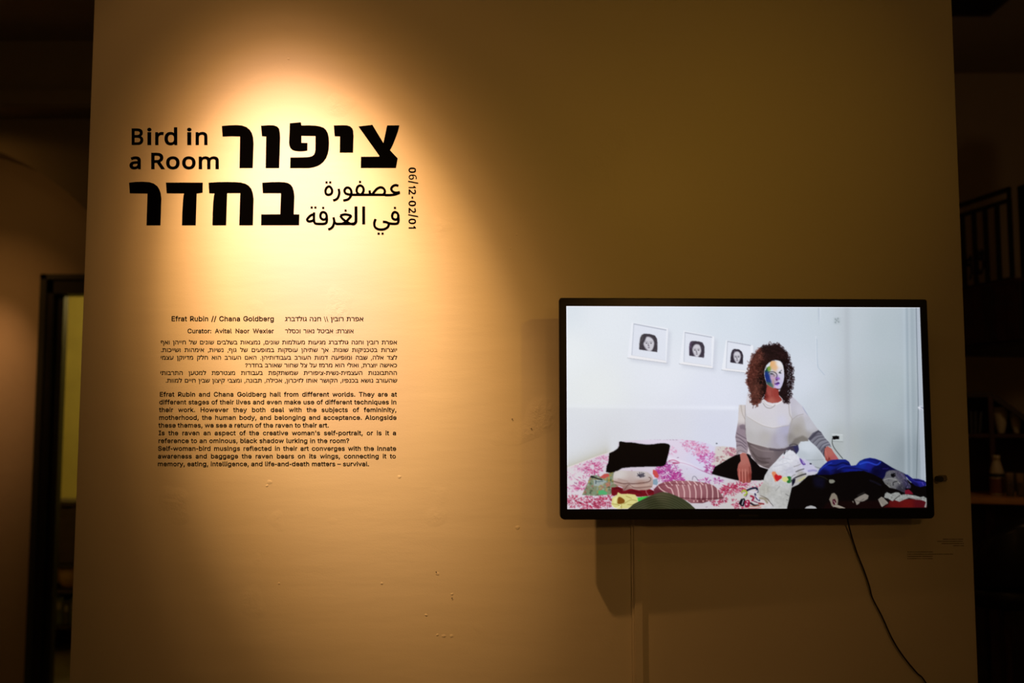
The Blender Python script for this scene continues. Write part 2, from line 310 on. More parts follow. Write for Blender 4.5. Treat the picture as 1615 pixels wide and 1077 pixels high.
GLY = {"B":[[[241,573],[292,571],[336,565],[373,555],[404,541],[428,522],[445,497],[455,467],[459,431],[458,414],[456,399],[452,384],[446,371],[439,358],[431,347],[421,337],[409,328],[396,320],[382,313],[367,308],[350,304],[350,300],[367,297],[384,292],[400,286],[415,279],[429,271],[441,261],[452,249],[461,236],[468,221],[474,203],[477,184],[478,163],[476,138],[472,115],[464,93],[454,74],[441,57],[425,42],[406,29],[385,19],[362,11],[337,5],[309,1],[279,0],[78,0],[78,573]],[[256,329],[290,330],[318,335],[340,342],[357,352],[369,366],[377,382],[382,401],[384,423],[382,445],[376,463],[365,478],[351,490],[332,499],[308,506],[279,510],[245,511],[150,511],[150,329]],[[150,269],[150,61],[265,61],[301,63],[330,68],[354,78],[371,91],[384,107],[394,125],[399,145],[401,168],[400,183],[398,197],[394,210],[388,221],[380,232],[370,241],[358,249],[344,256],[327,262],[307,266],[285,268],[260,269]]],"i":[[[139,430],[139,0],[68,0],[68,430]],[[104,591],[112,590],[119,588],[126,585],[133,580],[138,574],[142,566],[144,557],[145,546],[144,536],[142,526],[138,519],[133,512],[126,508],[119,504],[112,502],[104,501],[96,502],[88,504],[81,508],[75,512],[69,519],[66,526],[63,536],[63,546],[63,557],[66,566],[69,574],[75,580],[81,585],[88,588],[96,590]]],"r":[[[269,438],[295,437],[319,433],[310,368],[287,372],[264,374],[252,373],[240,371],[228,368],[217,363],[206,358],[195,351],[186,343],[176,334],[168,324],[161,313],[154,301],[149,289],[144,275],[141,261],[139,245],[139,229],[139,0],[68,0],[68,430],[126,430],[134,351],[137,351],[144,363],[152,374],[161,385],[170,395],[180,404],[191,413],[202,420],[214,426],[227,431],[240,435],[254,437]]],"d":[[[221,-8],[182,-5],[148,6],[118,23],[92,48],[71,79],[56,117],[47,162],[44,214],[47,266],[56,311],[71,350],[93,381],[119,406],[149,424],[183,434],[221,438],[238,437],[253,436],[267,433],[280,429],[292,425],[303,420],[314,413],[323,407],[354,374],[359,374],[356,405],[354,438],[354,609],[425,609],[425,0],[368,0],[358,58],[354,58],[323,24],[314,17],[303,11],[292,6],[279,1],[266,-3],[252,-6],[237,-7]],[[232,51],[263,53],[290,60],[311,71],[328,88],[340,109],[348,135],[354,165],[355,200],[355,213],[354,251],[349,284],[340,313],[329,336],[313,355],[291,369],[264,377],[231,379],[204,376],[181,368],[162,354],[146,334],[133,309],[124,281],[119,249],[117,213],[119,176],[124,144],[133,116],[146,93],[162,74],[181,61],[205,53]]],"n":[[[275,438],[311,436],[343,429],[369,417],[391,401],[409,379],[421,352],[428,319],[431,280],[431,0],[361,0],[361,275],[359,299],[355,321],[348,338],[338,353],[324,364],[308,372],[288,377],[265,379],[232,376],[204,368],[182,356],[166,338],[154,316],[146,289],[140,258],[139,223],[139,0],[68,0],[68,430],[125,430],[136,371],[140,371],[147,382],[156,392],[165,401],[175,409],[186,416],[198,422],[210,427],[222,431],[235,434],[248,436],[262,437]]],"a":[[[231,437],[268,435],[299,428],[326,418],[347,403],[364,383],[376,358],[383,328],[385,293],[385,0],[334,0],[320,61],[317,61],[307,50],[298,40],[288,30],[279,22],[268,15],[258,9],[246,3],[234,-1],[220,-4],[206,-6],[190,-8],[172,-8],[154,-7],[136,-5],[119,0],[103,6],[88,13],[75,23],[64,34],[55,48],[47,63],[41,80],[38,99],[37,119],[40,150],[50,176],[65,199],[87,219],[116,234],[152,245],[194,253],[243,257],[316,259],[316,285],[315,309],[310,330],[303,347],[293,359],[280,368],[265,375],[247,379],[227,380],[210,379],[194,378],[178,374],[163,370],[106,347],[84,400],[99,408],[115,414],[132,421],[151,426],[170,431],[190,434],[210,436]],[[252,208],[215,205],[184,200],[159,192],[141,182],[127,170],[118,155],[112,138],[110,119],[111,102],[115,87],[122,75],[132,66],[144,58],[157,53],[172,50],[188,49],[215,51],[238,56],[260,66],[279,79],[295,96],[306,117],[313,142],[315,172],[315,210]]],"R":[[[236,573],[270,571],[301,568],[329,562],[353,555],[375,544],[393,532],[409,517],[422,500],[432,481],[439,460],[443,436],[444,410],[443,388],[440,368],[435,350],[427,334],[418,319],[408,306],[397,295],[385,285],[371,277],[358,269],[344,262],[330,257],[487,0],[403,0],[264,237],[150,237],[150,0],[78,0],[78,573]],[[232,510],[150,510],[150,298],[236,298],[268,299],[296,304],[319,313],[338,325],[352,341],[362,359],[368,381],[370,407],[369,424],[366,440],[361,455],[355,467],[346,477],[336,486],[324,494],[310,500],[293,504],[275,507],[254,509]]],"o":[[[442,216],[441,190],[438,165],[434,142],[428,121],[420,101],[411,82],[400,66],[388,51],[374,37],[359,25],[342,15],[324,7],[305,0],[285,-4],[264,-7],[241,-8],[221,-7],[200,-4],[181,0],[163,7],[145,15],[129,25],[114,37],[100,51],[88,66],[77,82],[67,101],[59,121],[52,142],[48,165],[45,190],[44,216],[46,250],[50,282],[58,310],[68,336],[81,360],[97,380],[116,397],[137,412],[161,423],[186,431],[214,436],[244,438],[272,436],[299,431],[324,423],[347,412],[368,397],[387,380],[403,360],[417,336],[428,310],[436,282],[440,250]],[[117,216],[118,191],[120,169],[125,147],[130,128],[138,110],[147,95],[159,82],[172,71],[187,62],[203,56],[222,52],[243,51],[264,52],[282,56],[299,62],[314,71],[327,82],[339,95],[348,110],[356,128],[361,147],[366,169],[368,191],[369,216],[368,240],[365,263],[361,284],[355,303],[348,320],[338,335],[327,348],[314,359],[299,367],[282,374],[263,377],[242,379],[212,376],[185,368],[164,354],[147,335],[134,311],[124,284],[119,252]]],"m":[[[540,438],[574,436],[603,429],[628,417],[649,401],[665,379],[676,352],[683,319],[685,280],[685,0],[615,0],[615,277],[614,300],[610,321],[603,338],[594,353],[582,364],[567,372],[549,377],[528,379],[499,376],[474,369],[454,358],[438,342],[426,322],[418,298],[413,270],[411,237],[411,0],[342,0],[342,277],[341,293],[339,308],[336,321],[332,333],[327,344],[320,353],[312,361],[303,367],[293,372],[281,376],[268,378],[253,379],[233,377],[215,374],[199,368],[185,360],[174,350],[164,338],[156,324],[150,308],[145,290],[141,269],[139,247],[139,223],[139,0],[68,0],[68,430],[125,430],[136,371],[140,371],[147,382],[155,392],[163,401],[173,409],[183,416],[194,422],[205,427],[217,431],[229,434],[241,436],[254,437],[266,438],[290,437],[312,433],[332,428],[349,420],[365,410],[378,398],[389,383],[398,366],[402,366],[414,383],[427,398],[443,410],[461,420],[480,428],[499,433],[519,437]]],"0":[[[419,287],[419,253],[417,221],[414,191],[409,163],[403,137],[395,112],[386,90],[376,70],[363,52],[349,37],[334,23],[316,12],[297,3],[276,-3],[253,-7],[229,-8],[198,-6],[170,1],[145,12],[122,27],[103,47],[86,70],[71,98],[60,129],[51,163],[44,201],[41,243],[39,287],[40,332],[44,373],[50,411],[58,446],[69,477],[83,504],[99,527],[119,547],[141,562],[167,573],[196,579],[229,581],[259,579],[287,573],[313,562],[335,547],[355,527],[372,504],[387,477],[399,446],[408,411],[414,373],[418,332]],[[110,287],[111,249],[113,215],[116,184],[121,156],[128,132],[137,111],[147,93],[159,78],[173,67],[190,59],[208,54],[229,52],[249,54],[268,59],[284,67],[298,78],[310,92],[320,110],[329,131],[336,156],[341,184],[345,215],[347,249],[348,287],[347,325],[345,359],[341,390],[336,417],[329,442],[320,463],[310,481],[298,495],[284,507],[268,515],[249,520],[229,521],[208,520],[190,515],[173,507],[159,495],[147,481],[137,463],[128,442],[121,417],[116,390],[113,359],[111,325]]],"6":[[[44,245],[45,269],[46,294],[48,318],[51,342],[55,366],[60,389],[67,412],[75,433],[84,454],[95,474],[107,492],[121,510],[137,525],[155,539],[174,551],[196,562],[220,570],[246,576],[275,579],[306,581],[344,579],[377,573],[377,513],[344,520],[308,523],[281,522],[257,518],[235,512],[216,504],[198,494],[183,483],[169,469],[158,454],[148,437],[139,419],[132,400],[127,380],[122,359],[119,337],[116,314],[115,291],[119,291],[126,300],[133,309],[141,318],[150,326],[160,333],[170,339],[182,345],[194,350],[208,353],[223,356],[238,358],[255,358],[279,357],[302,353],[323,347],[342,338],[360,327],[375,313],[389,297],[400,279],[409,258],[416,236],[420,211],[421,184],[420,156],[415,129],[408,104],[399,82],[386,61],[372,44],[355,28],[336,15],[314,5],[291,-2],[266,-7],[239,-8],[219,-7],[199,-4],[181,1],[163,7],[146,16],[130,26],[115,39],[101,54],[88,70],[77,89],[67,110],[59,133],[52,158],[48,185],[45,214]],[[238,51],[262,53],[284,59],[303,70],[320,84],[334,102],[343,125],[349,153],[351,184],[350,210],[344,233],[336,254],[324,271],[308,285],[289,295],[267,301],[241,303],[222,302],[205,299],[189,294],[175,287],[162,279],[150,270],[140,259],[131,248],[124,236],[119,223],[116,211],[115,198],[116,185],[117,172],[120,159],[123,146],[127,133],[133,121],[139,110],[146,99],[155,88],[164,79],[174,71],[185,64],[197,59],[210,55],[223,52]]],"1":[[[285,0],[216,0],[216,400],[216,439],[217,470],[219,499],[196,477],[169,455],[108,405],[71,452],[226,573],[285,573]]],"2":[[[417,0],[38,0],[38,59],[188,210],[209,231],[228,251],[246,270],[261,287],[275,304],[287,320],[298,337],[306,353],[313,370],[318,387],[321,405],[322,424],[320,446],[315,466],[306,482],[294,496],[278,507],[261,514],[242,519],[221,520],[200,520],[181,517],[164,512],[147,506],[131,498],[115,489],[99,478],[83,466],[45,513],[56,523],[68,531],[81,540],[94,548],[108,555],[122,561],[137,567],[153,572],[169,576],[186,578],[203,580],[221,581],[246,579],[270,576],[293,570],[313,562],[331,552],[347,540],[361,526],[372,510],[382,492],[388,472],[392,451],[394,428],[393,406],[389,385],[383,364],[375,344],[365,324],[353,305],[340,286],[324,267],[307,247],[288,227],[268,207],[247,185],[128,67],[128,64],[417,64]]],"/":[[[290,573],[77,0],[8,0],[221,573]]],"-":[[[32,184],[32,246],[226,246],[226,184]]]}
def glyph(ch, x0, x1, base, cap, parent, rot=False, off=0.0009, name='letter', capu=573.0, small=False):
    sp = GLY[ch]; xs = [p[0] for s in sp for p in s]; mn, mx = min(xs), max(xs)
    out = []
    for s in sp:
        q = []
        t = []
        for g in s:                              # thin out crowded points so the outline can be fattened cleanly
            if not t or math.hypot(g[0] - t[-1][0], g[1] - t[-1][1]) > 20: t.append(g)
        if math.hypot(t[0][0] - t[-1][0], t[0][1] - t[-1][1]) < 20: t.pop()
        for (gx, gy) in t:
            u = x0 + (gx - mn) / (mx - mn) * (x1 - x0); v = gy / capu * cap
            q.append((base + v, u) if rot else (u, base - v))
        out.append(q)
    return center_parent(flat(name, out, parent, offset=off), parent)
et = empty('english_title', at(275, 235), label='black two-line English exhibition title left of the top Hebrew word', cat='lettering')
k = 5.129
for chs, base, cap in ((((('B'), 95, 181), ('i', 222, 246), ('r', 286, 345), ('d', 361, 455), ('i', 544, 570), ('n', 613, 699)), 296.5, 126),
                       ((('a', 78, 160), ('R', 254, 352), ('o', 374, 474), ('o', 504, 603), ('m', 638, 791)), 491.5, 123)):
    for c, a, b in chs: glyph(c, 190 + a / k, 190 + b / k, 170 + base / k, cap / k, et, off=(0.0013 if c == 'B' else 0.0016))
dt = empty('date_lettering', at(652, 312), label='black date lettering turned on its side right of the title', cat='lettering')
for c, a, b, h in (('0', 485, 524, 54), ('6', 540, 580, 62), ('/', 591, 614, 0), ('1', 634, 647, 54), ('2', 662, 699, 54), ('-', 717, 735, 0), ('0', 753, 794, 54), ('2', 812, 849, 54), ('/', 861, 884, 0), ('0', 898, 938, 54), ('1', 958, 974, 54)):
    bx = 644.9
    if c == '/':
        q = [(bx - 1.0, 170 + (b - 8) / k), (bx - 1.0, 170 + b / k), (bx + 14.4, 170 + (a + 7) / k), (bx + 14.4, 170 + a / k)]
        q = [(bx - 1.0, 170 + a / k), (bx - 1.0, 170 + (a + 8) / k), (bx + 14.4, 170 + b / k), (bx + 14.4, 170 + (b - 8) / k)]
        center_parent(flat('character', [q], dt, offset=0.0003), dt)
    elif c == '-': center_parent(flat('character', [[(bx + 4.2, 170 + a / k), (bx + 6.6, 170 + a / k), (bx + 6.6, 170 + b / k), (bx + 4.2, 170 + b / k)]], dt), dt)
    else: glyph(c, 170 + a / k, 170 + b / k, bx, h / k, dt, rot=True, off=(0.0002 if c == '6' else 0.0008), name='character')

# Arabic title: pen strokes of constant width
def catmull(p, n=6, closed=False):
    p = [np.array(q, float) for q in p]; out = []
    m = len(p)
    rng_ = range(m) if closed else range(m - 1)
    for i in rng_:
        g = (lambda j: p[j % m]) if closed else (lambda j: p[max(0, min(m - 1, j))])
        a, b, c, d = g(i - 1), g(i), g(i + 1), g(i + 2)
        for j in range(n):
            t = j / n
            out.append(tuple(0.5 * ((2 * b) + (c - a) * t + (2 * a - 5 * b + 4 * c - d) * t * t + (3 * b - a - 3 * c + d) * t ** 3)))
    if not closed: out.append(tuple(p[-1]))
    return out
def pen(mb, pts, wd, closed=False, curved=True, z=Z2, y=-0.0007):
    q = catmull(pts, 6, closed) if curved and len(pts) > 2 else list(pts)
    if closed: q.append(q[0])
    q = [Vector((z[0] + x / z[2], z[1] + yy / z[2])) for x, yy in q]; h = wd / z[2] / 2
    L, R = [], []
    for i, p in enumerate(q):
        a = q[i - 1] if i > 0 else (q[-2] if closed else q[i]); b = q[i + 1] if i < len(q) - 1 else (q[1] if closed else q[i])
        t = (b - a).normalized(); n = Vector((-t.y, t.x))
        L.append(at(*(p + n * h))); R.append(at(*(p - n * h)))
    vs_ = [(v.x, y, v.z) for v in L + R]; m = len(q)
    mb.add(vs_, [(i, i + 1, m + i + 1, m + i) for i in range(m - 1)])
def dot(mb, x, y_, s=8.5, z=Z2):
    c = [at(z[0] + (x + a * s) / z[2], z[1] + (y_ + b * s) / z[2]) for a, b in ((-1, -1), (1, -1), (1, 1), (-1, 1))]
    mb.add([(v.x, -0.0007, v.z) for v in c], [(0, 1, 2, 3)])
ar = empty('arabic_title', at(570, 320), label='black two-line Arabic exhibition title below the top Hebrew word', cat='lettering')
W = 19
w1 = MB()                                              # first line
pen(w1, [(1068,631),(1045,625),(1022,635),(1010,655),(1022,677),(1050,686),(1080,682)], W)
pen(w1, [(1078,686),(1045,699),(1005,705),(960,706)], W)
pen(w1, [(965,703),(850,703)], W, curved=False)
pen(w1, [(858,700),(872,680),(895,655),(922,643),(945,650),(958,670),(955,692),(940,703)], W)
pen(w1, [(835,668),(838,690),(852,703)], W)
pen(w1, [(860,703),(690,703)], W, curved=False)
pen(w1, [(758,628),(780,640),(787,665),(778,690),(760,702),(738,690),(730,668),(738,640)], W, True); dot(w1, 758, 599)
pen(w1, [(700,703),(665,700),(640,690),(632,668),(645,648),(665,646),(682,660),(688,685),(682,715),(660,740),(622,750)], W)
pen(w1, [(585,655),(590,690),(580,725),(562,742),(540,749)], W)
pen(w1, [(506,636),(522,645),(532,668),(526,693),(505,703),(485,697),(478,675),(487,648)], W, True); dot(w1, 487, 603); dot(w1, 517, 603)
center_parent(w1.build('word', M['vinyl'], ar), ar)
w2 = MB()                                              # second line, right word
pen(w2, [(1042,843),(1062,855),(1068,880),(1058,900),(1038,903),(1020,890),(1018,866),(1028,848)], W, True)
pen(w2, [(1066,870),(1069,905),(1062,932),(1035,938),(995,934),(966,923),(942,922)], W); dot(w2, 1040, 809)
pen(w2, [(884,899),(873,930),(878,962),(905,981),(945,983),(978,968),(990,945),(988,930)], W); dot(w2, 908, 1017); dot(w2, 940, 1017)
center_parent(w2.build('word', M['vinyl'], ar), ar)
w3 = MB()                                              # second line, left word
pen(w3, [(787,797),(787,942)], 23, curved=False)
pen(w3, [(725,797),(725,905),(722,925),(708,938),(690,938)], 23)
pen(w3, [(705,938),(560,938)], W, curved=False)
pen(w3, [(598,872),(630,862),(665,866),(684,876),(668,895),(640,925),(610,938)], W)
pen(w3, [(598,872),(615,895),(640,915),(680,938)], W); dot(w3, 641, 831)
pen(w3, [(600,938),(570,938),(550,925)], W)
pen(w3, [(543,885),(549,920),(540,955),(522,975),(500,983)], W)
pen(w3, [(463,843),(482,855),(489,880),(478,900),(458,903),(440,888),(438,866),(447,848)], W, True)
pen(w3, [(487,870),(490,905),(484,930),(462,938),(420,938)], W); dot(w3, 460, 809)
pen(w3, [(430,938),(400,936),(388,922),(385,895),(386,845)], W)
pen(w3, [(386,862),(362,868),(340,888),(330,906),(345,918),(370,914),(388,905)], W); dot(w3, 367, 806); dot(w3, 397, 806)
center_parent(w3.build('word', M['vinyl'], ar), ar)

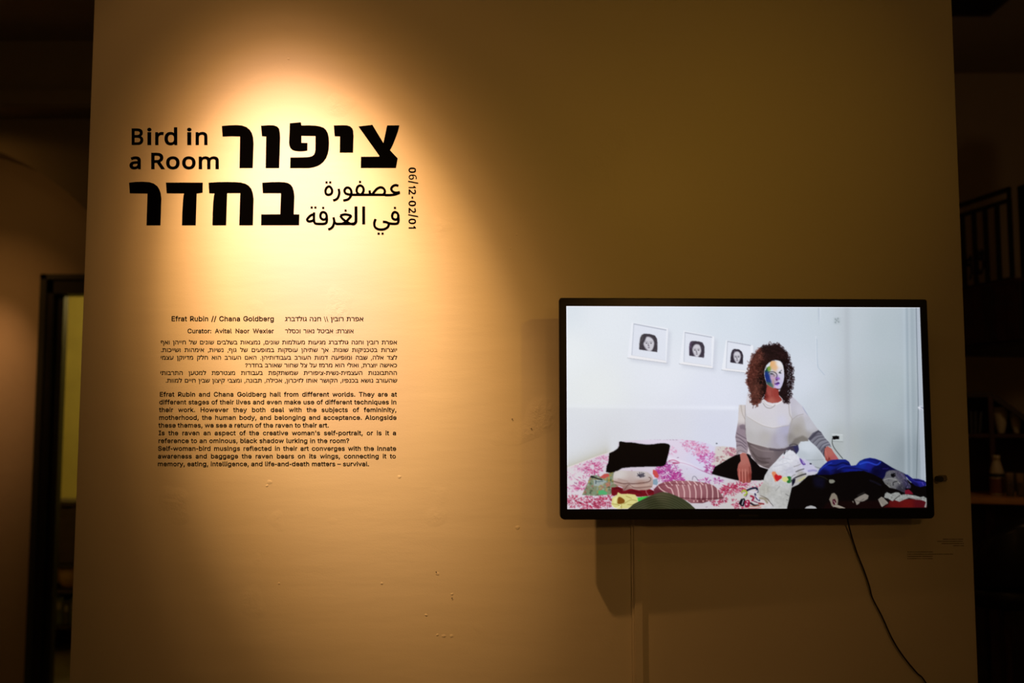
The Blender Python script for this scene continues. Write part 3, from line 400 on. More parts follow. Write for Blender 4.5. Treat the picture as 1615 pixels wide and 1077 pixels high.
# small text: outlines of each letter (advance width, closed outlines; thousandths of an em-like unit)
TXT = {"'":[206,[[78,318,70,509,136,509,128,318]]],",":[188,[[38,-119,68,71,137,71,84,-119]]],"-":[453,[[337,244,337,188,114,188,114,244]]],".":[188,[[95,-4,63,9,50,41,63,73,95,87,128,73,141,41,128,9]]],"/":[249,[[235,533,71,-76,14,-76,178,533]]],":":[188,[[95,-4,63,9,50,41,63,73,95,87,128,73,141,41,128,9],[95,271,63,284,50,316,63,349,95,362,128,349,141,316,128,284]]],"?":[359,[[132,152,132,159,134,200,141,230,168,269,209,298,247,334,258,357,262,384,250,425,220,452,178,462,137,453,106,425,96,404,92,378,27,378,33,418,49,452,73,479,103,499,138,511,178,516,219,511,255,498,284,478,306,451,319,418,324,382,319,344,306,311,284,284,254,261,219,235,200,205,194,158,194,152],[164,-4,131,9,118,41,131,73,164,86,196,73,209,41,196,9]]],"A":[480,[[16,0,201,509,276,509,463,0,395,0,287,302,264,372,232,478,245,478,213,371,191,302,85,0],[110,142,110,199,370,199,370,142]]],"C":[510,[[267,-7,205,1,150,25,104,63,70,115,48,179,40,254,48,329,70,393,104,445,150,484,205,508,267,516,305,513,340,504,373,490,402,471,427,447,448,418,463,385,473,348,408,348,389,395,357,428,315,449,267,456,223,450,184,432,150,403,125,364,109,314,103,254,109,194,125,145,151,105,184,76,223,59,267,53,315,60,357,81,389,114,408,160,473,160,463,124,448,91,428,62,402,38,373,19,341,5,305,-4]]],"E":[419,[[60,0,60,509,372,509,372,452,125,452,125,286,355,286,355,229,125,229,125,57,375,57,375,0]]],"G":[520,[[269,-7,205,1,149,25,104,64,69,116,47,179,40,254,47,329,69,393,103,445,149,484,203,508,265,516,304,513,340,504,374,489,403,469,429,445,449,416,465,384,474,349,408,349,387,393,356,427,315,448,265,456,222,450,183,432,150,404,125,364,109,314,103,254,109,194,125,145,151,105,184,76,224,59,269,53,309,57,345,71,374,93,396,123,410,160,415,202,434,199,283,199,283,256,478,256,478,200,471,141,451,91,419,50,377,19,326,0]]],"H":[517,[[60,0,60,509,125,509,125,289,392,289,392,509,457,509,457,0,392,0,392,232,125,232,125,0]]],"I":[301,[[31,0,31,57,118,57,118,452,31,452,31,509,269,509,269,452,183,452,183,57,269,57,269,0]]],"N":[523,[[60,0,60,509,136,509,343,183,363,151,388,107,414,55,405,54,401,108,399,157,399,195,399,509,463,509,463,0,387,0,202,290,177,331,148,381,108,452,119,454,122,384,124,328,125,291,125,0]]],"R":[449,[[60,0,60,509,236,509,290,504,333,489,367,465,390,433,405,395,409,352,405,309,390,271,367,240,333,217,289,203,236,198,96,198,96,255,234,255,269,258,298,267,319,281,334,300,342,324,345,352,342,380,334,405,319,425,298,440,269,449,233,452,125,452,125,0],[353,0,230,229,303,229,428,0]]],"S":[447,[[224,-9,172,-4,128,9,91,31,64,60,46,96,38,137,104,137,110,110,123,88,142,71,166,59,224,49,257,52,286,60,311,74,329,92,341,114,346,139,342,161,332,179,296,205,245,222,184,239,128,260,86,289,60,326,52,372,58,413,75,448,102,476,138,498,180,511,227,516,275,511,316,498,351,476,377,449,394,415,401,378,337,378,326,412,302,437,267,453,225,459,194,456,167,448,145,435,129,418,118,398,115,376,119,352,131,334,169,308,212,293,264,279,312,264,359,238,379,220,395,198,405,171,408,139,403,99,386,64,360,34,323,11,278,-4]]],"T":[449,[[32,452,32,509,417,509,417,452,257,452,257,0,193,0,193,452]]],"W":[686,[[155,0,16,509,82,509,163,196,175,145,187,94,197,40,189,40,200,94,211,145,224,196,306,509,380,509,462,196,474,145,486,94,497,40,488,40,499,94,510,145,523,196,603,509,670,509,530,0,455,0,368,323,351,391,336,475,350,475,335,395,318,323,230,0]]],"\\":[249,[[178,-76,14,533,71,533,235,-76]]],"a":[389,[[160,-9,126,-5,94,5,68,22,48,45,35,73,30,108,34,138,43,161,78,193,125,211,178,220,234,227,265,235,276,255,267,297,240,322,196,331,149,322,118,301,100,274,41,291,57,322,79,346,104,364,133,375,194,384,239,379,286,360,306,343,322,320,333,290,337,251,337,0,277,0,277,52,272,52,252,25,215,1,190,-6],[170,45,202,49,228,59,248,74,263,93,276,138,276,190,259,182,231,176,200,171,175,168,134,159,103,139,92,105,102,72,130,52]]],"b":[424,[[229,-8,198,-5,172,4,138,31,118,59,112,59,112,0,53,0,53,509,114,509,114,319,137,346,171,373,197,381,229,384,274,378,313,361,345,332,370,293,385,245,390,189,385,133,370,84,346,45,313,16,274,-2],[220,47,253,51,279,66,301,88,316,117,325,151,328,189,325,227,316,261,301,290,280,311,253,325,220,330,188,325,161,312,140,291,125,263,116,229,113,189,116,150,125,115,140,86,162,65,188,51]]],"c":[396,[[207,-8,159,-2,117,16,82,46,56,85,40,133,34,187,40,243,56,291,82,330,117,360,159,378,207,384,260,377,305,356,340,322,362,277,303,262,290,289,270,311,242,325,207,330,173,325,145,310,124,287,108,258,99,224,96,187,99,151,108,117,124,89,145,66,173,51,207,46,243,52,271,66,292,89,304,117,363,102,341,56,306,21,261,-1]]],"d":[424,[[195,-8,151,-2,111,16,79,45,55,84,39,133,34,189,39,245,55,293,79,332,112,361,151,378,196,384,228,381,253,373,287,346,306,319,311,319,311,509,372,509,372,0,313,0,313,59,307,59,287,31,252,4,227,-5],[205,47,236,51,263,65,284,86,299,115,309,150,312,189,309,229,300,263,284,291,263,312,237,325,205,330,172,325,145,311,124,290,108,261,99,227,96,189,99,151,109,117,124,88,145,66,172,51]]],"e":[404,[[212,-8,161,-2,117,16,82,46,56,85,40,132,34,187,39,242,55,290,81,329,115,359,157,378,205,384,236,382,266,374,294,361,319,341,341,315,357,282,368,242,371,194,371,169,75,169,75,221,338,221,310,202,307,237,298,269,283,294,263,314,237,326,205,330,173,326,146,313,125,294,109,270,99,241,96,211,96,178,100,139,110,106,128,80,151,61,179,50,212,46,254,53,285,73,306,105,365,91,353,63,335,39,311,19,283,4,249,-5]]],"f":[254,[[228,379,228,327,6,327,6,379],[81,0,81,432,84,461,96,486,113,505,135,519,161,527,187,530,222,527,243,521,227,468,215,472,195,474,171,470,154,460,145,443,142,419,142,0]]],"g":[425,[[207,-151,168,-148,134,-140,105,-127,82,-110,51,-69,101,-41,122,-66,154,-88,207,-97,249,-92,282,-75,304,-47,311,-6,311,68,306,68,287,41,252,16,227,8,195,5,152,10,113,27,80,53,55,90,39,136,34,191,39,246,55,293,80,332,112,361,152,378,196,384,228,382,253,373,288,346,308,319,313,319,313,379,372,379,372,-9,367,-54,350,-90,324,-117,291,-136,251,-147],[205,59,237,63,264,75,285,95,300,121,309,154,312,193,309,231,300,264,285,291,264,312,237,325,205,330,172,325,145,312,124,290,109,262,99,229,96,193,99,155,109,123,124,96,145,76,172,63]]],"h":[410,[[114,227,114,0,53,0,53,509,114,509,114,287,102,287,124,332,152,362,187,379,227,384,264,380,295,369,321,349,341,321,353,285,357,240,357,0,296,0,296,235,290,275,273,304,246,323,210,329,184,326,161,317,141,303,126,283,117,257]]],"i":[167,[[53,0,53,379,114,379,114,0],[84,443,54,455,41,483,54,512,84,524,114,512,126,483,114,455]]],"j":[167,[[53,379,114,379,114,-30,111,-63,102,-90,86,-113,65,-129,37,-139,4,-143,-10,-143,-10,-87,2,-87,25,-83,40,-72,50,-54,53,-29],[83,443,53,455,41,483,53,512,83,524,114,512,126,483,114,455]]],"k":[381,[[110,137,110,212,121,212,284,379,360,379,184,199,177,199],[53,0,53,509,114,509,114,0],[294,0,148,186,191,229,372,0]]],"l":[189,[[139,-2,101,3,74,20,58,47,53,84,53,509,114,509,114,99,120,62,146,52,160,53,170,54,181,3,162,-1]]],"m":[610,[[53,0,53,379,112,379,112,295,118,323,132,346,172,376,219,386,257,380,287,361,309,331,321,295,312,295,322,321,337,343,357,361,381,375,407,383,437,386,468,383,497,372,522,354,541,328,553,296,557,255,557,0,496,0,496,254,490,289,473,313,447,326,419,330,374,320,345,290,335,247,335,0,274,0,274,260,269,288,253,311,229,326,199,330,158,320,126,289,117,266,114,238,114,0]]],"n":[410,[[114,227,114,0,53,0,53,379,112,379,112,287,102,287,124,332,152,362,187,379,227,384,264,380,295,369,321,349,341,321,353,285,357,240,357,0,296,0,296,235,290,275,273,304,246,323,210,329,184,326,161,317,141,303,126,283,117,257]]],"o":[415,[[207,-8,159,-2,117,16,82,46,56,85,40,133,34,187,40,243,56,291,82,330,117,360,159,378,207,384,256,378,299,360,333,330,359,291,376,243,381,187,376,133,359,85,333,46,299,16,256,-2],[207,46,242,51,270,66,292,89,307,117,316,151,319,187,316,224,307,258,292,287,270,310,242,325,207,330,173,325,145,310,124,287,108,258,99,224,96,187,99,151,108,117,124,89,145,66,173,51]]],"p":[424,[[53,-143,53,379,112,379,112,319,118,319,137,346,171,373,197,381,229,384,274,378,313,361,345,332,370,293,385,245,390,189,385,133,370,84,346,45,313,16,274,-2,229,-8,198,-5,173,4,138,31,118,59,114,-143],[220,47,253,51,279,66,301,88,316,117,325,151,328,189,325,227,316,261,301,290,280,311,253,325,220,330,188,325,161,312,140,291,125,263,116,229,113,189,116,150,125,115,140,86,162,65,188,51]]],"q":[424,[[372,-143,311,-143,311,59,306,59,287,31,252,4,227,-5,195,-8,151,-2,111,16,79,45,55,84,39,133,34,189,39,245,55,293,79,332,112,361,151,378,196,384,228,381,253,373,287,346,307,319,313,319,313,379,372,379],[205,47,236,51,263,65,284,86,299,115,309,150,312,189,309,229,300,263,284,291,263,312,237,325,205,330,172,325,145,311,124,290,108,261,99,227,96,189,99,151,109,117,124,88,145,66,172,51]]],"r":[259,[[53,0,53,379,112,379,112,321,130,347,152,367,181,380,213,385,229,384,243,384,243,322,230,324,207,326,159,315,126,284,117,262,114,237,114,0]]],"s":[365,[[182,-8,145,-5,112,3,84,18,62,38,45,63,36,94,94,107,105,79,124,60,150,49,181,45,217,50,244,62,262,81,268,103,254,136,212,155,149,170,104,186,72,208,53,237,47,274,51,305,65,332,87,354,115,370,149,381,187,384,223,381,254,372,279,358,299,339,314,316,324,290,268,277,243,316,219,328,187,333,156,329,131,317,114,299,109,277,112,258,124,243,172,223,229,209,275,194,306,171,325,142,331,107,326,75,312,47,290,24,260,6,223,-5]]],"t":[227,[[204,379,204,327,6,327,6,379],[65,471,126,471,126,98,136,61,170,50,185,51,202,54,213,2,192,-3,168,-4,125,2,92,21,72,52,65,93]]],"u":[410,[[182,-5,146,-1,115,11,89,31,69,59,57,95,53,139,53,379,114,379,114,144,119,105,137,75,164,56,200,50,226,53,249,62,268,77,283,97,293,122,296,153,296,379,357,379,357,0,298,0,298,92,307,92,286,47,257,17,222,0]]],"v":[389,[[163,0,17,379,84,379,165,155,187,87,206,21,184,21,203,87,224,155,305,379,371,379,226,0]]],"w":[567,[[138,0,23,379,87,379,133,214,154,137,175,41,165,41,186,135,206,214,252,379,316,379,362,214,382,136,402,41,391,41,413,135,434,214,480,379,545,379,429,0,368,0,319,172,305,225,291,280,277,338,291,338,277,280,263,225,248,172,199,0]]],"x":[379,[[21,0,171,218,171,171,29,379,100,379,147,306,179,253,207,206,175,206,202,253,233,306,282,379,352,379,209,169,209,214,358,0,287,0,231,85,200,136,173,182,205,182,178,136,148,85,91,0]]],"y":[389,[[47,-139,61,-86,71,-87,104,-89,130,-74,151,-36,163,-1,17,379,84,379,165,155,187,87,206,21,184,21,202,87,224,155,305,379,371,379,204,-58,177,-107,139,-136,91,-145,65,-143]]],"–":[350,[[350,244,350,188,0,188,0,244]]],"א":[486,[[361,0,155,306,40,475,125,475,318,188,446,0],[45,0,45,127,49,182,61,229,80,268,105,299,138,323,176,339,197,285,173,273,153,256,137,233,126,205,119,171,117,132,117,0],[309,148,285,200,309,213,328,230,343,253,354,281,360,314,362,353,362,475,435,475,435,358,431,304,420,258,402,219,377,188,346,165]]],"ב":[434,[[280,0,280,309,274,356,255,387,225,403,186,408,24,408,24,475,191,475,262,466,312,439,342,392,352,323,352,0],[24,0,24,67,415,67,415,0]]],"ג":[278,[[12,-8,12,69,69,97,114,137,136,168,153,202,163,238,166,274,166,357,163,381,154,397,119,408,43,408,43,475,140,475,179,469,210,450,231,416,237,366,237,144,254,0,195,0,172,132,132,80,91,40,49,11]]],"ד":[419,[[254,0,254,436,326,436,326,0],[8,408,8,475,399,475,399,408]]],"ה":[523,[[387,0,387,309,380,356,362,387,332,403,293,408,68,408,68,475,298,475,369,466,419,439,449,392,459,323,459,0],[68,0,68,284,140,284,140,0]]],"ו":[208,[[68,0,68,475,140,475,140,0]]],"ז":[240,[[79,0,79,280,82,315,90,344,115,384,140,406,20,408,20,475,221,475,221,414,196,395,166,356,155,327,152,289,152,0]]],"ח":[539,[[314,475,385,466,435,439,465,392,475,323,475,0,403,0,403,309,396,356,378,387,348,403,309,408,140,408,140,0,68,0,68,475]]],"ט":[540,[[277,-10,229,-7,187,3,150,21,119,46,94,80,75,123,64,175,60,237,60,475,132,475,132,237,136,184,148,139,168,102,196,75,232,58,278,52,324,58,361,75,389,102,409,139,420,184,424,237,423,300,415,357,393,399,374,411,348,415,302,408,256,390,256,459,297,474,356,483,401,478,435,464,460,441,478,411,489,375,496,333,500,237,494,164,473,103,440,54,396,18,341,-3]]],"י":[188,[[60,171,60,475,132,475,132,243,96,171]]],"ך":[437,[[306,-192,306,232,302,282,291,322,274,353,251,375,223,391,192,401,120,408,12,408,12,475,130,475,181,472,229,463,271,447,308,423,339,390,362,348,376,296,381,232,381,-192]]],"כ":[433,[[24,0,24,67,178,67,241,78,285,114,310,169,318,237,308,311,278,364,228,397,158,408,24,408,24,475,166,475,218,470,264,457,303,437,335,409,360,375,379,335,389,290,393,240,387,176,368,118,338,69,296,32,243,8,178,0]]],"ל":[409,[[84,475,381,475,381,420,231,0,155,0,306,408,12,408,12,609,84,609]]],"ם":[523,[[56,0,56,475,298,475,369,466,419,439,449,392,459,323,459,0],[128,67,387,67,387,309,380,356,362,387,332,403,293,408,128,408]]],"מ":[517,[[281,484,332,479,374,464,408,439,433,406,448,367,453,322,453,0,245,0,245,67,381,67,381,310,375,355,356,391,323,413,276,421,237,416,206,402,180,378,162,347,148,308,140,262,112,0,40,0,76,329,44,475,116,475,130,407,156,436,186,461,227,478]]],"ן":[236,[[99,-192,99,357,97,381,88,397,53,408,16,408,16,475,74,475,113,469,144,450,165,416,172,366,172,-192]]],"נ":[318,[[24,0,24,67,182,67,182,357,179,381,170,397,136,408,51,408,51,475,156,475,195,469,227,450,247,416,254,366,254,0]]],"ס":[546,[[285,-10,239,-7,196,5,158,25,126,52,100,87,80,130,67,181,63,240,65,284,71,329,87,408,28,408,28,475,281,475,349,467,405,445,449,409,481,361,500,302,506,234,502,180,490,131,471,89,446,54,414,26,377,6,334,-6],[281,52,318,55,349,65,374,81,395,102,411,128,423,160,429,196,431,236,426,295,411,340,387,371,355,393,315,404,269,408,160,408,146,346,140,301,138,247,146,163,171,102,215,65]]],"ע":[487,[[20,0,20,67,165,67,210,70,250,79,284,94,312,116,335,146,353,184,366,230,374,285,391,475,464,475,446,285,435,209,424,171,409,133,388,97,360,65,325,38,282,18,229,4,165,0],[153,54,55,475,128,475,224,54]]],"ף":[467,[[339,-192,339,237,329,311,298,364,247,397,176,408,8,408,8,475,184,475,237,470,282,457,321,437,354,409,379,375,397,335,408,290,411,240,411,-192],[145,171,102,176,67,190,41,213,22,244,12,281,8,324,8,475,80,475,80,330,89,279,115,248,155,238,168,239,181,240,181,173,163,172]]],"פ":[483,[[40,0,40,67,229,67,292,78,335,114,360,169,369,237,359,311,329,364,279,397,209,408,70,408,70,475,217,475,269,470,314,457,353,437,386,409,411,375,429,335,440,290,443,240,437,176,419,118,389,69,347,32,293,8,229,0],[177,187,134,192,99,206,73,229,55,260,44,297,40,340,40,475,112,475,112,346,121,295,147,264,187,254,200,255,213,256,213,189,195,188]]],"צ":[448,[[345,6,25,475,110,475,288,202,386,53],[20,0,20,67,369,67,386,53,386,0],[282,168,258,221,292,241,317,273,331,318,336,374,336,475,408,475,408,379,404,325,393,279,375,240,350,209,319,185]]],"ק":[505,[[251,0,402,408,64,408,64,475,477,475,477,420,327,0],[64,-193,64,290,136,290,136,-193]]],"ר":[434,[[298,0,298,309,292,356,273,387,244,403,204,408,12,408,12,475,209,475,281,466,331,439,361,392,370,323,370,0]]],"ש":[564,[[74,0,32,475,104,475,140,67,241,67,280,70,317,79,351,95,381,118,406,148,426,186,441,231,450,285,468,475,540,475,522,285,510,216,499,178,483,140,461,104,433,71,398,42,355,19,303,5,241,0],[119,162,114,227,181,248,218,268,241,302,251,352,262,475,334,475,325,366,316,305,298,254,282,233,259,214,230,198,192,184]]],"ת":[535,[[399,0,399,309,392,356,374,387,344,403,305,408,31,408,31,475,310,475,381,466,431,439,461,392,471,323,471,0],[28,0,28,67,65,67,84,71,98,85,106,108,109,140,109,439,181,439,181,144,174,81,153,36,116,9,61,0]]]}
TXT['x'][1] = [[21,0,280,379,352,379,91,0],[29,379,100,379,358,0,287,0]]
TXT['-'] = [270, [[50, 168, 50, 232, 222, 232, 222, 168]]]
FC = {}
def letter_mesh(ch, off):
    if (ch, off) in FC: return FC[(ch, off)]
    cs = [[(f[2 * i] / 1000, f[2 * i + 1] / 1000) for i in range(len(f) // 2)] for f in TXT[ch][1]]
    area = [sum(p[i][0] * p[(i + 1) % len(p)][1] - p[(i + 1) % len(p)][0] * p[i][1] for i in range(len(p))) for p in cs]
    sgn = area[max(range(len(cs)), key=lambda i: abs(area[i]))]
    def inside(q, p):
        r = False
        for i in range(len(p)):
            (x0, y0), (x1, y1) = p[i], p[(i + 1) % len(p)]
            if (q[1] < y0) != (q[1] < y1) and q[0] < (x1 - x0) * (q[1] - y0) / (y1 - y0) + x0: r = not r
        return r
    co, fs = [], []
    for i, p in enumerate(cs):                   # overlapping strokes are filled one by one, each with its own holes
        if area[i] * sgn < 0: continue
        cu = bpy.data.curves.new('w', 'CURVE'); cu.dimensions = '2D'; cu.fill_mode = 'BOTH'; cu.offset = off * 10
        for c_ in [p] + [h for j, h in enumerate(cs) if area[j] * sgn < 0 and inside(h[0], p)]:
            s = cu.splines.new('POLY'); s.points.add(len(c_) - 1); s.use_cyclic_u = True
            for j, (x, y) in enumerate(c_): s.points[j].co = (x * 10, y * 10, 0, 1)
        o = bpy.data.objects.new('w', cu); COL.objects.link(o); bpy.context.view_layer.update()
        me = bpy.data.meshes.new_from_object(o.evaluated_get(bpy.context.evaluated_depsgraph_get()))
        bpy.data.objects.remove(o); bpy.data.curves.remove(cu); n0 = len(co)
        co += [(v.co[0] / 10, v.co[1] / 10) for v in me.vertices]; fs += [tuple(j + n0 for j in q.vertices) for q in me.polygons]
        bpy.data.meshes.remove(me)
    FC[(ch, off)] = (co, fs, min(c[0] for c in co), max(c[0] for c in co)); return FC[(ch, off)]
def text_line(name, text, x0, x1, base, size, hs, parent, rtl=False, off=0.016, track=0.0, y=-0.0004):
    """words spread evenly between x0 and x1 (photograph pixels); hs = horizontal scale"""
    ws = text.split(' ')
    if rtl: ws = [q[::-1] for q in ws][::-1]
    def width(q): return sum(TXT[c][0] / 1000 + track for c in q) - track
    wd = [width(q) * size * hs for q in ws]
    gap = ((x1 - x0) - sum(wd)) / max(1, len(ws) - 1); x = x0
    for q, wq in zip(ws, wd):
        mb = MB(); u = x
        for c in q:
            m = letter_mesh(c, off); mb.add([(p.x, y, p.z) for p in (at(u + gx * size * hs, base - gy * size) for gx, gy in m[0])], m[1])
            u += (TXT[c][0] / 1000 + track) * size * hs
        center_parent(mb.build('word', M['vinyl'], parent), parent); x += wq + gap
    return None, gap
hb = [y_ for f in TXT['ר'][1] for y_ in f[1::2]]; print('heb h', max(hb)); HS = 5.5 / (max(hb) / 1000); HW = 1.10
ct = empty('credit_lettering', at(420, 512), label='two short black credit lines in English and Hebrew below the title', cat='lettering')
text_line('text_line', 'Efrat Rubin // Chana Goldberg', 270, 432.5, 506.3, 14.8, 1.06, ct, track=.01)
text_line('text_line', 'Curator: Avital Naor Wexler', 295.5, 432, 525.2, 13.2, 1.06, ct, track=.01)
text_line('text_line', 'אפרת רובין \\\\ חנה גולדברג', 449.5, 573.5, 506.3, HS * 1.1, HW, ct, True, off=0.012)
text_line('text_line', 'אוצרת: אביטל נאור וכסלר', 449.5, 558, 525.2, HS * 1.04, HW * .93, ct, True, off=0.012)
hp = empty('hebrew_paragraph', at(440, 570), label='small black Hebrew wall text of six justified lines above the English paragraph', cat='lettering')
HL = [('אפרת רובין וחנה גולדברג מגיעות מעולמות שונים, נמצאות בשלבים שונים של חייהן ואף', 253.5, 626.5),
 ('יוצרות בטכניקות שונות. אך שתיהן עוסקות במופעים של גוף, נשיות, אימהות ושייכות.', 253.5, 626.5),
 ('לצד אלה, שבה ומופיעה דמות העורב בעבודותיהן. האם העורב הוא חלק מדיוקן עצמי', 253, 626.5),
 ('כאישה יוצרת, ואולי הוא מרמז על צל שחור שאורב בחדר?', 386.5, 626.5),
 ('ההתבוננות העצמית-נשית-ציפורית שמשתקפת בעבודות מצטרפת למטען התרבותי', 252.5, 626.5),
 ('שהעורב נושא בכנפיו, הקושר אותו לזיכרון, אכילה, תבונה, ומצבי קיצון שבין חיים למוות.', 261, 626.5)]
for i, (t, a, b) in enumerate(HL): g = text_line('text_line', t, a, b, 542.8 + 12.05 * i, HS, HW, hp, True, off=0.012)[1]; print('heb gap', round(g, 2))
ep = empty('english_paragraph', at(438, 676), label='small black English wall text of ten lines at the bottom of the lettering', cat='lettering')
EL = [('Efrat Rubin and Chana Goldberg hail from different worlds. They are at', 251.5, 626), ('different stages of their lives and even make use of different techniques in', 251, 625.5),
 ('their work. However they both deal with the subjects of femininity,', 251, 625.5), ('motherhood, the human body, and belonging and acceptance. Alongside', 250.5, 625.5),
 ('these themes, we see a return of the raven to their art.', 250, 519), ("Is the raven an aspect of the creative woman's self-portrait, or is it a", 250, 625),
 ('reference to an ominous, black shadow lurking in the room?', 249.5, 551), ('Self-woman-bird musings reflected in their art converges with the innate', 249, 625),
 ('awareness and baggage the raven bears on its wings, connecting it to', 249, 624.5), ('memory, eating, intelligence, and life-and-death matters – survival.', 248.5, 582.5)]
for i, (t, a, b) in enumerate(EL): g = text_line('text_line', t, a, b, 625.1 + 12.19 * i, 13.4, 1.10, ep, track=0.012)[1]; print('eng gap', round(g, 2))

# two tiny captions, too small in the photograph to read: rows of specks
def caption(px0, px1, rows, y0, dy, seed, label, right=False):
    e = empty('caption_lettering', at((px0 + px1) / 2, y0), label=label, cat='lettering'); rg = random.Random(seed)
    for r, (a, b) in enumerate(rows):
        mb = MB(); x = a; yy = y0 + r * dy
        while x < b:
            L = min(b - x, rg.uniform(0.8, 2.0))
            c = [at(x, yy - 0.5), at(x + L, yy - 0.5), at(x + L, yy + 0.5), at(x, yy + 0.5)]
            mb.add([(v.x, -0.0004, v.z) for v in c], [(0, 1, 2, 3)]); x += L + rg.choice((0.35, 0.35, 0.35, 1.1))
        _t = mb.build('text_line', M['vinyl'], e); _t['kind'] = 'stuff'; center_parent(_t, e)
caption(1430, 1471, [(1431, 1471), (1431, 1503), (1431, 1471), (1431, 1471)], 870.3, 3.5, 3, 'lower left of two tiny caption texts under the television corner')
caption(1478, 1521, [(1487, 1519), (1478, 1519), (1485, 1520), (1503, 1520)], 850.3, 3.4, 5, 'upper right of two tiny caption texts under the television corner')
# ------------------------------------------------------------------ the film still on the screen
# drawn as flat colour areas on a small canvas, then carried by the vertices of the screen panel
PX0, PY0, PX1, PY1, S = 891.0, 481.0, 1464.0, 805.0, 2.5
CW, CH = int((PX1 - PX0) * S), int((PY1 - PY0) * S)
GY, GX = np.mgrid[0:CH, 0:CW].astype(np.float32)
GX = GX / S + PX0; GY = GY / S + PY0
rs = np.random.RandomState(7)
def c3(h): return np.array([int(h[i:i + 2], 16) for i in (0, 2, 4)], np.float32) / 255
CLIP = [None]
def apply(sl, m, col, al=1.0):
    if CLIP[0] is not None: m = m * CLIP[0][sl]
    m = (m * al)[..., None]
    cc = col(GX[sl], GY[sl]) if callable(col) else (c3(col) if isinstance(col, str) else np.asarray(col, np.float32))
    IMG[sl] = IMG[sl] * (1 - m) + cc * m
def bbox(x0, y0, x1, y1, pad=1):
    a = max(0, int((x0 - PX0 - pad) * S)); b = min(CW, int((x1 - PX0 + pad) * S) + 2)
    c = max(0, int((y0 - PY0 - pad) * S)); d = min(CH, int((y1 - PY0 + pad) * S) + 2)
    return (slice(c, max(c, d)), slice(a, max(a, b)))
def pmask(p, sl):
    X, Y = GX[sl], GY[sl]; m = np.zeros(X.shape, bool)
    n = len(p)
    for i in range(n):
        (x0, y0), (x1, y1) = p[i], p[(i + 1) % n]
        if y0 == y1: continue
        c = ((Y < y0) != (Y < y1)) & (X < (x1 - x0) * (Y - y0) / (y1 - y0) + x0)
        m ^= c
    return m
def soften(m, k):
    for _ in range(3):
        for ax in (0, 1):
            c = np.cumsum(np.pad(m, [(k + 1, k) if a == ax else (0, 0) for a in (0, 1)], mode='edge'), axis=ax)
            n = m.shape[ax]
            m = (np.take(c, range(2 * k + 1, 2 * k + 1 + n), ax) - np.take(c, range(0, n), ax)) / (2 * k + 1)
    return m
def poly(p, col, al=1.0, sm=False, soft=0.0):
    if sm: p = catmull(p, 5, True)
    xs = [q[0] for q in p]; ys = [q[1] for q in p]
    sl = bbox(min(xs), min(ys), max(xs), max(ys), 1 + soft * 3)
    if IMG[sl].size == 0: return None
    m = pmask(p, sl).astype(np.float32)
    if soft: m = soften(m, max(1, int(soft * S)))
    apply(sl, m, col, al)
    full = np.zeros((CH, CW), np.float32); full[sl] = m; return full
def line(p, wd, col, al=1.0, sm=True):
    if sm and len(p) > 2: p = catmull(p, 4)
    xs = [q[0] for q in p]; ys = [q[1] for q in p]
    sl = bbox(min(xs), min(ys), max(xs), max(ys), wd + 1); X, Y = GX[sl], GY[sl]
    if X.size == 0: return
    d = np.full(X.shape, 1e9, np.float32)
    for (x0, y0), (x1, y1) in zip(p[:-1], p[1:]):
        dx, dy = x1 - x0, y1 - y0; L = dx * dx + dy * dy + 1e-9
        t = np.clip(((X - x0) * dx + (Y - y0) * dy) / L, 0, 1)
        d = np.minimum(d, np.hypot(X - x0 - t * dx, Y - y0 - t * dy))
    apply(sl, np.clip((wd / 2 - d) * S + 0.5, 0, 1), col, al)
def ell(cx, cy, rx, ry, col, al=1.0, rot=0.0, soft=False):
    r = max(rx, ry) * (1.8 if soft else 1); sl = bbox(cx - r, cy - r, cx + r, cy + r); X, Y = GX[sl] - cx, GY[sl] - cy
    if X.size == 0: return
    c, s = math.cos(rot), math.sin(rot)
    q = ((X * c + Y * s) / rx) ** 2 + ((-X * s + Y * c) / ry) ** 2
    m = np.exp(-q * 1.4) if soft else np.clip((1 - np.sqrt(q)) * min(rx, ry) * S + 0.5, 0, 1)
    apply(sl, m, col, al)
def lerpc(stops):
    """horizontal/vertical table colour field"""
    def f(X, Y):
        w_ = 0; o_ = 0
        for (x, y, h, s) in stops:
            k = 1.0 / (((X - x) ** 2 + (Y - y) ** 2) / (s * s) + 0.15) ** 1.6
            o_ = o_ + k[..., None] * c3(h); w_ = w_ + k
        return o_ / w_[..., None]
    return f
def fnoise(scale, seed, oct_=3):
    r = np.random.RandomState(seed); out = np.zeros((CH, CW), np.float32); a = 1.0; tot = 0
    for _ in range(oct_):
        gw, gh = int((PX1 - PX0) / scale) + 3, int((PY1 - PY0) / scale) + 3
        g = r.rand(gh, gw).astype(np.float32)
        fx = (GX - PX0) / scale; fy = (GY - PY0) / scale; ix = fx.astype(int); iy = fy.astype(int)
        tx = fx - ix; ty = fy - iy; tx = tx * tx * (3 - 2 * tx); ty = ty * ty * (3 - 2 * ty)
        out += a * ((g[iy, ix] * (1 - tx) + g[iy, ix + 1] * tx) * (1 - ty) + (g[iy + 1, ix] * (1 - tx) + g[iy + 1, ix + 1] * tx) * ty)
        tot += a; a *= 0.55; scale /= 2
    return out / tot
def Z(ox, oy, s, pts): return [(ox + x / s, oy + y / s) for x, y in pts]
ZA = lambda p: Z(870, 460, 5.129, p)        # left top of the still
ZB = lambda p: Z(1170, 460, 5.047, p)       # right top
ZC = lambda p: Z(890, 680, 8.287, p)        # bed, left
ZD = lambda p: Z(1030, 680, 8.287, p)       # bed, middle
ZE = lambda p: Z(1150, 690, 8.975, p)       # white shirt
ZF = lambda p: Z(1310, 700, 9.794, p)       # dark heap
ZG = lambda p: Z(1160, 530, 8.973, p)       # head
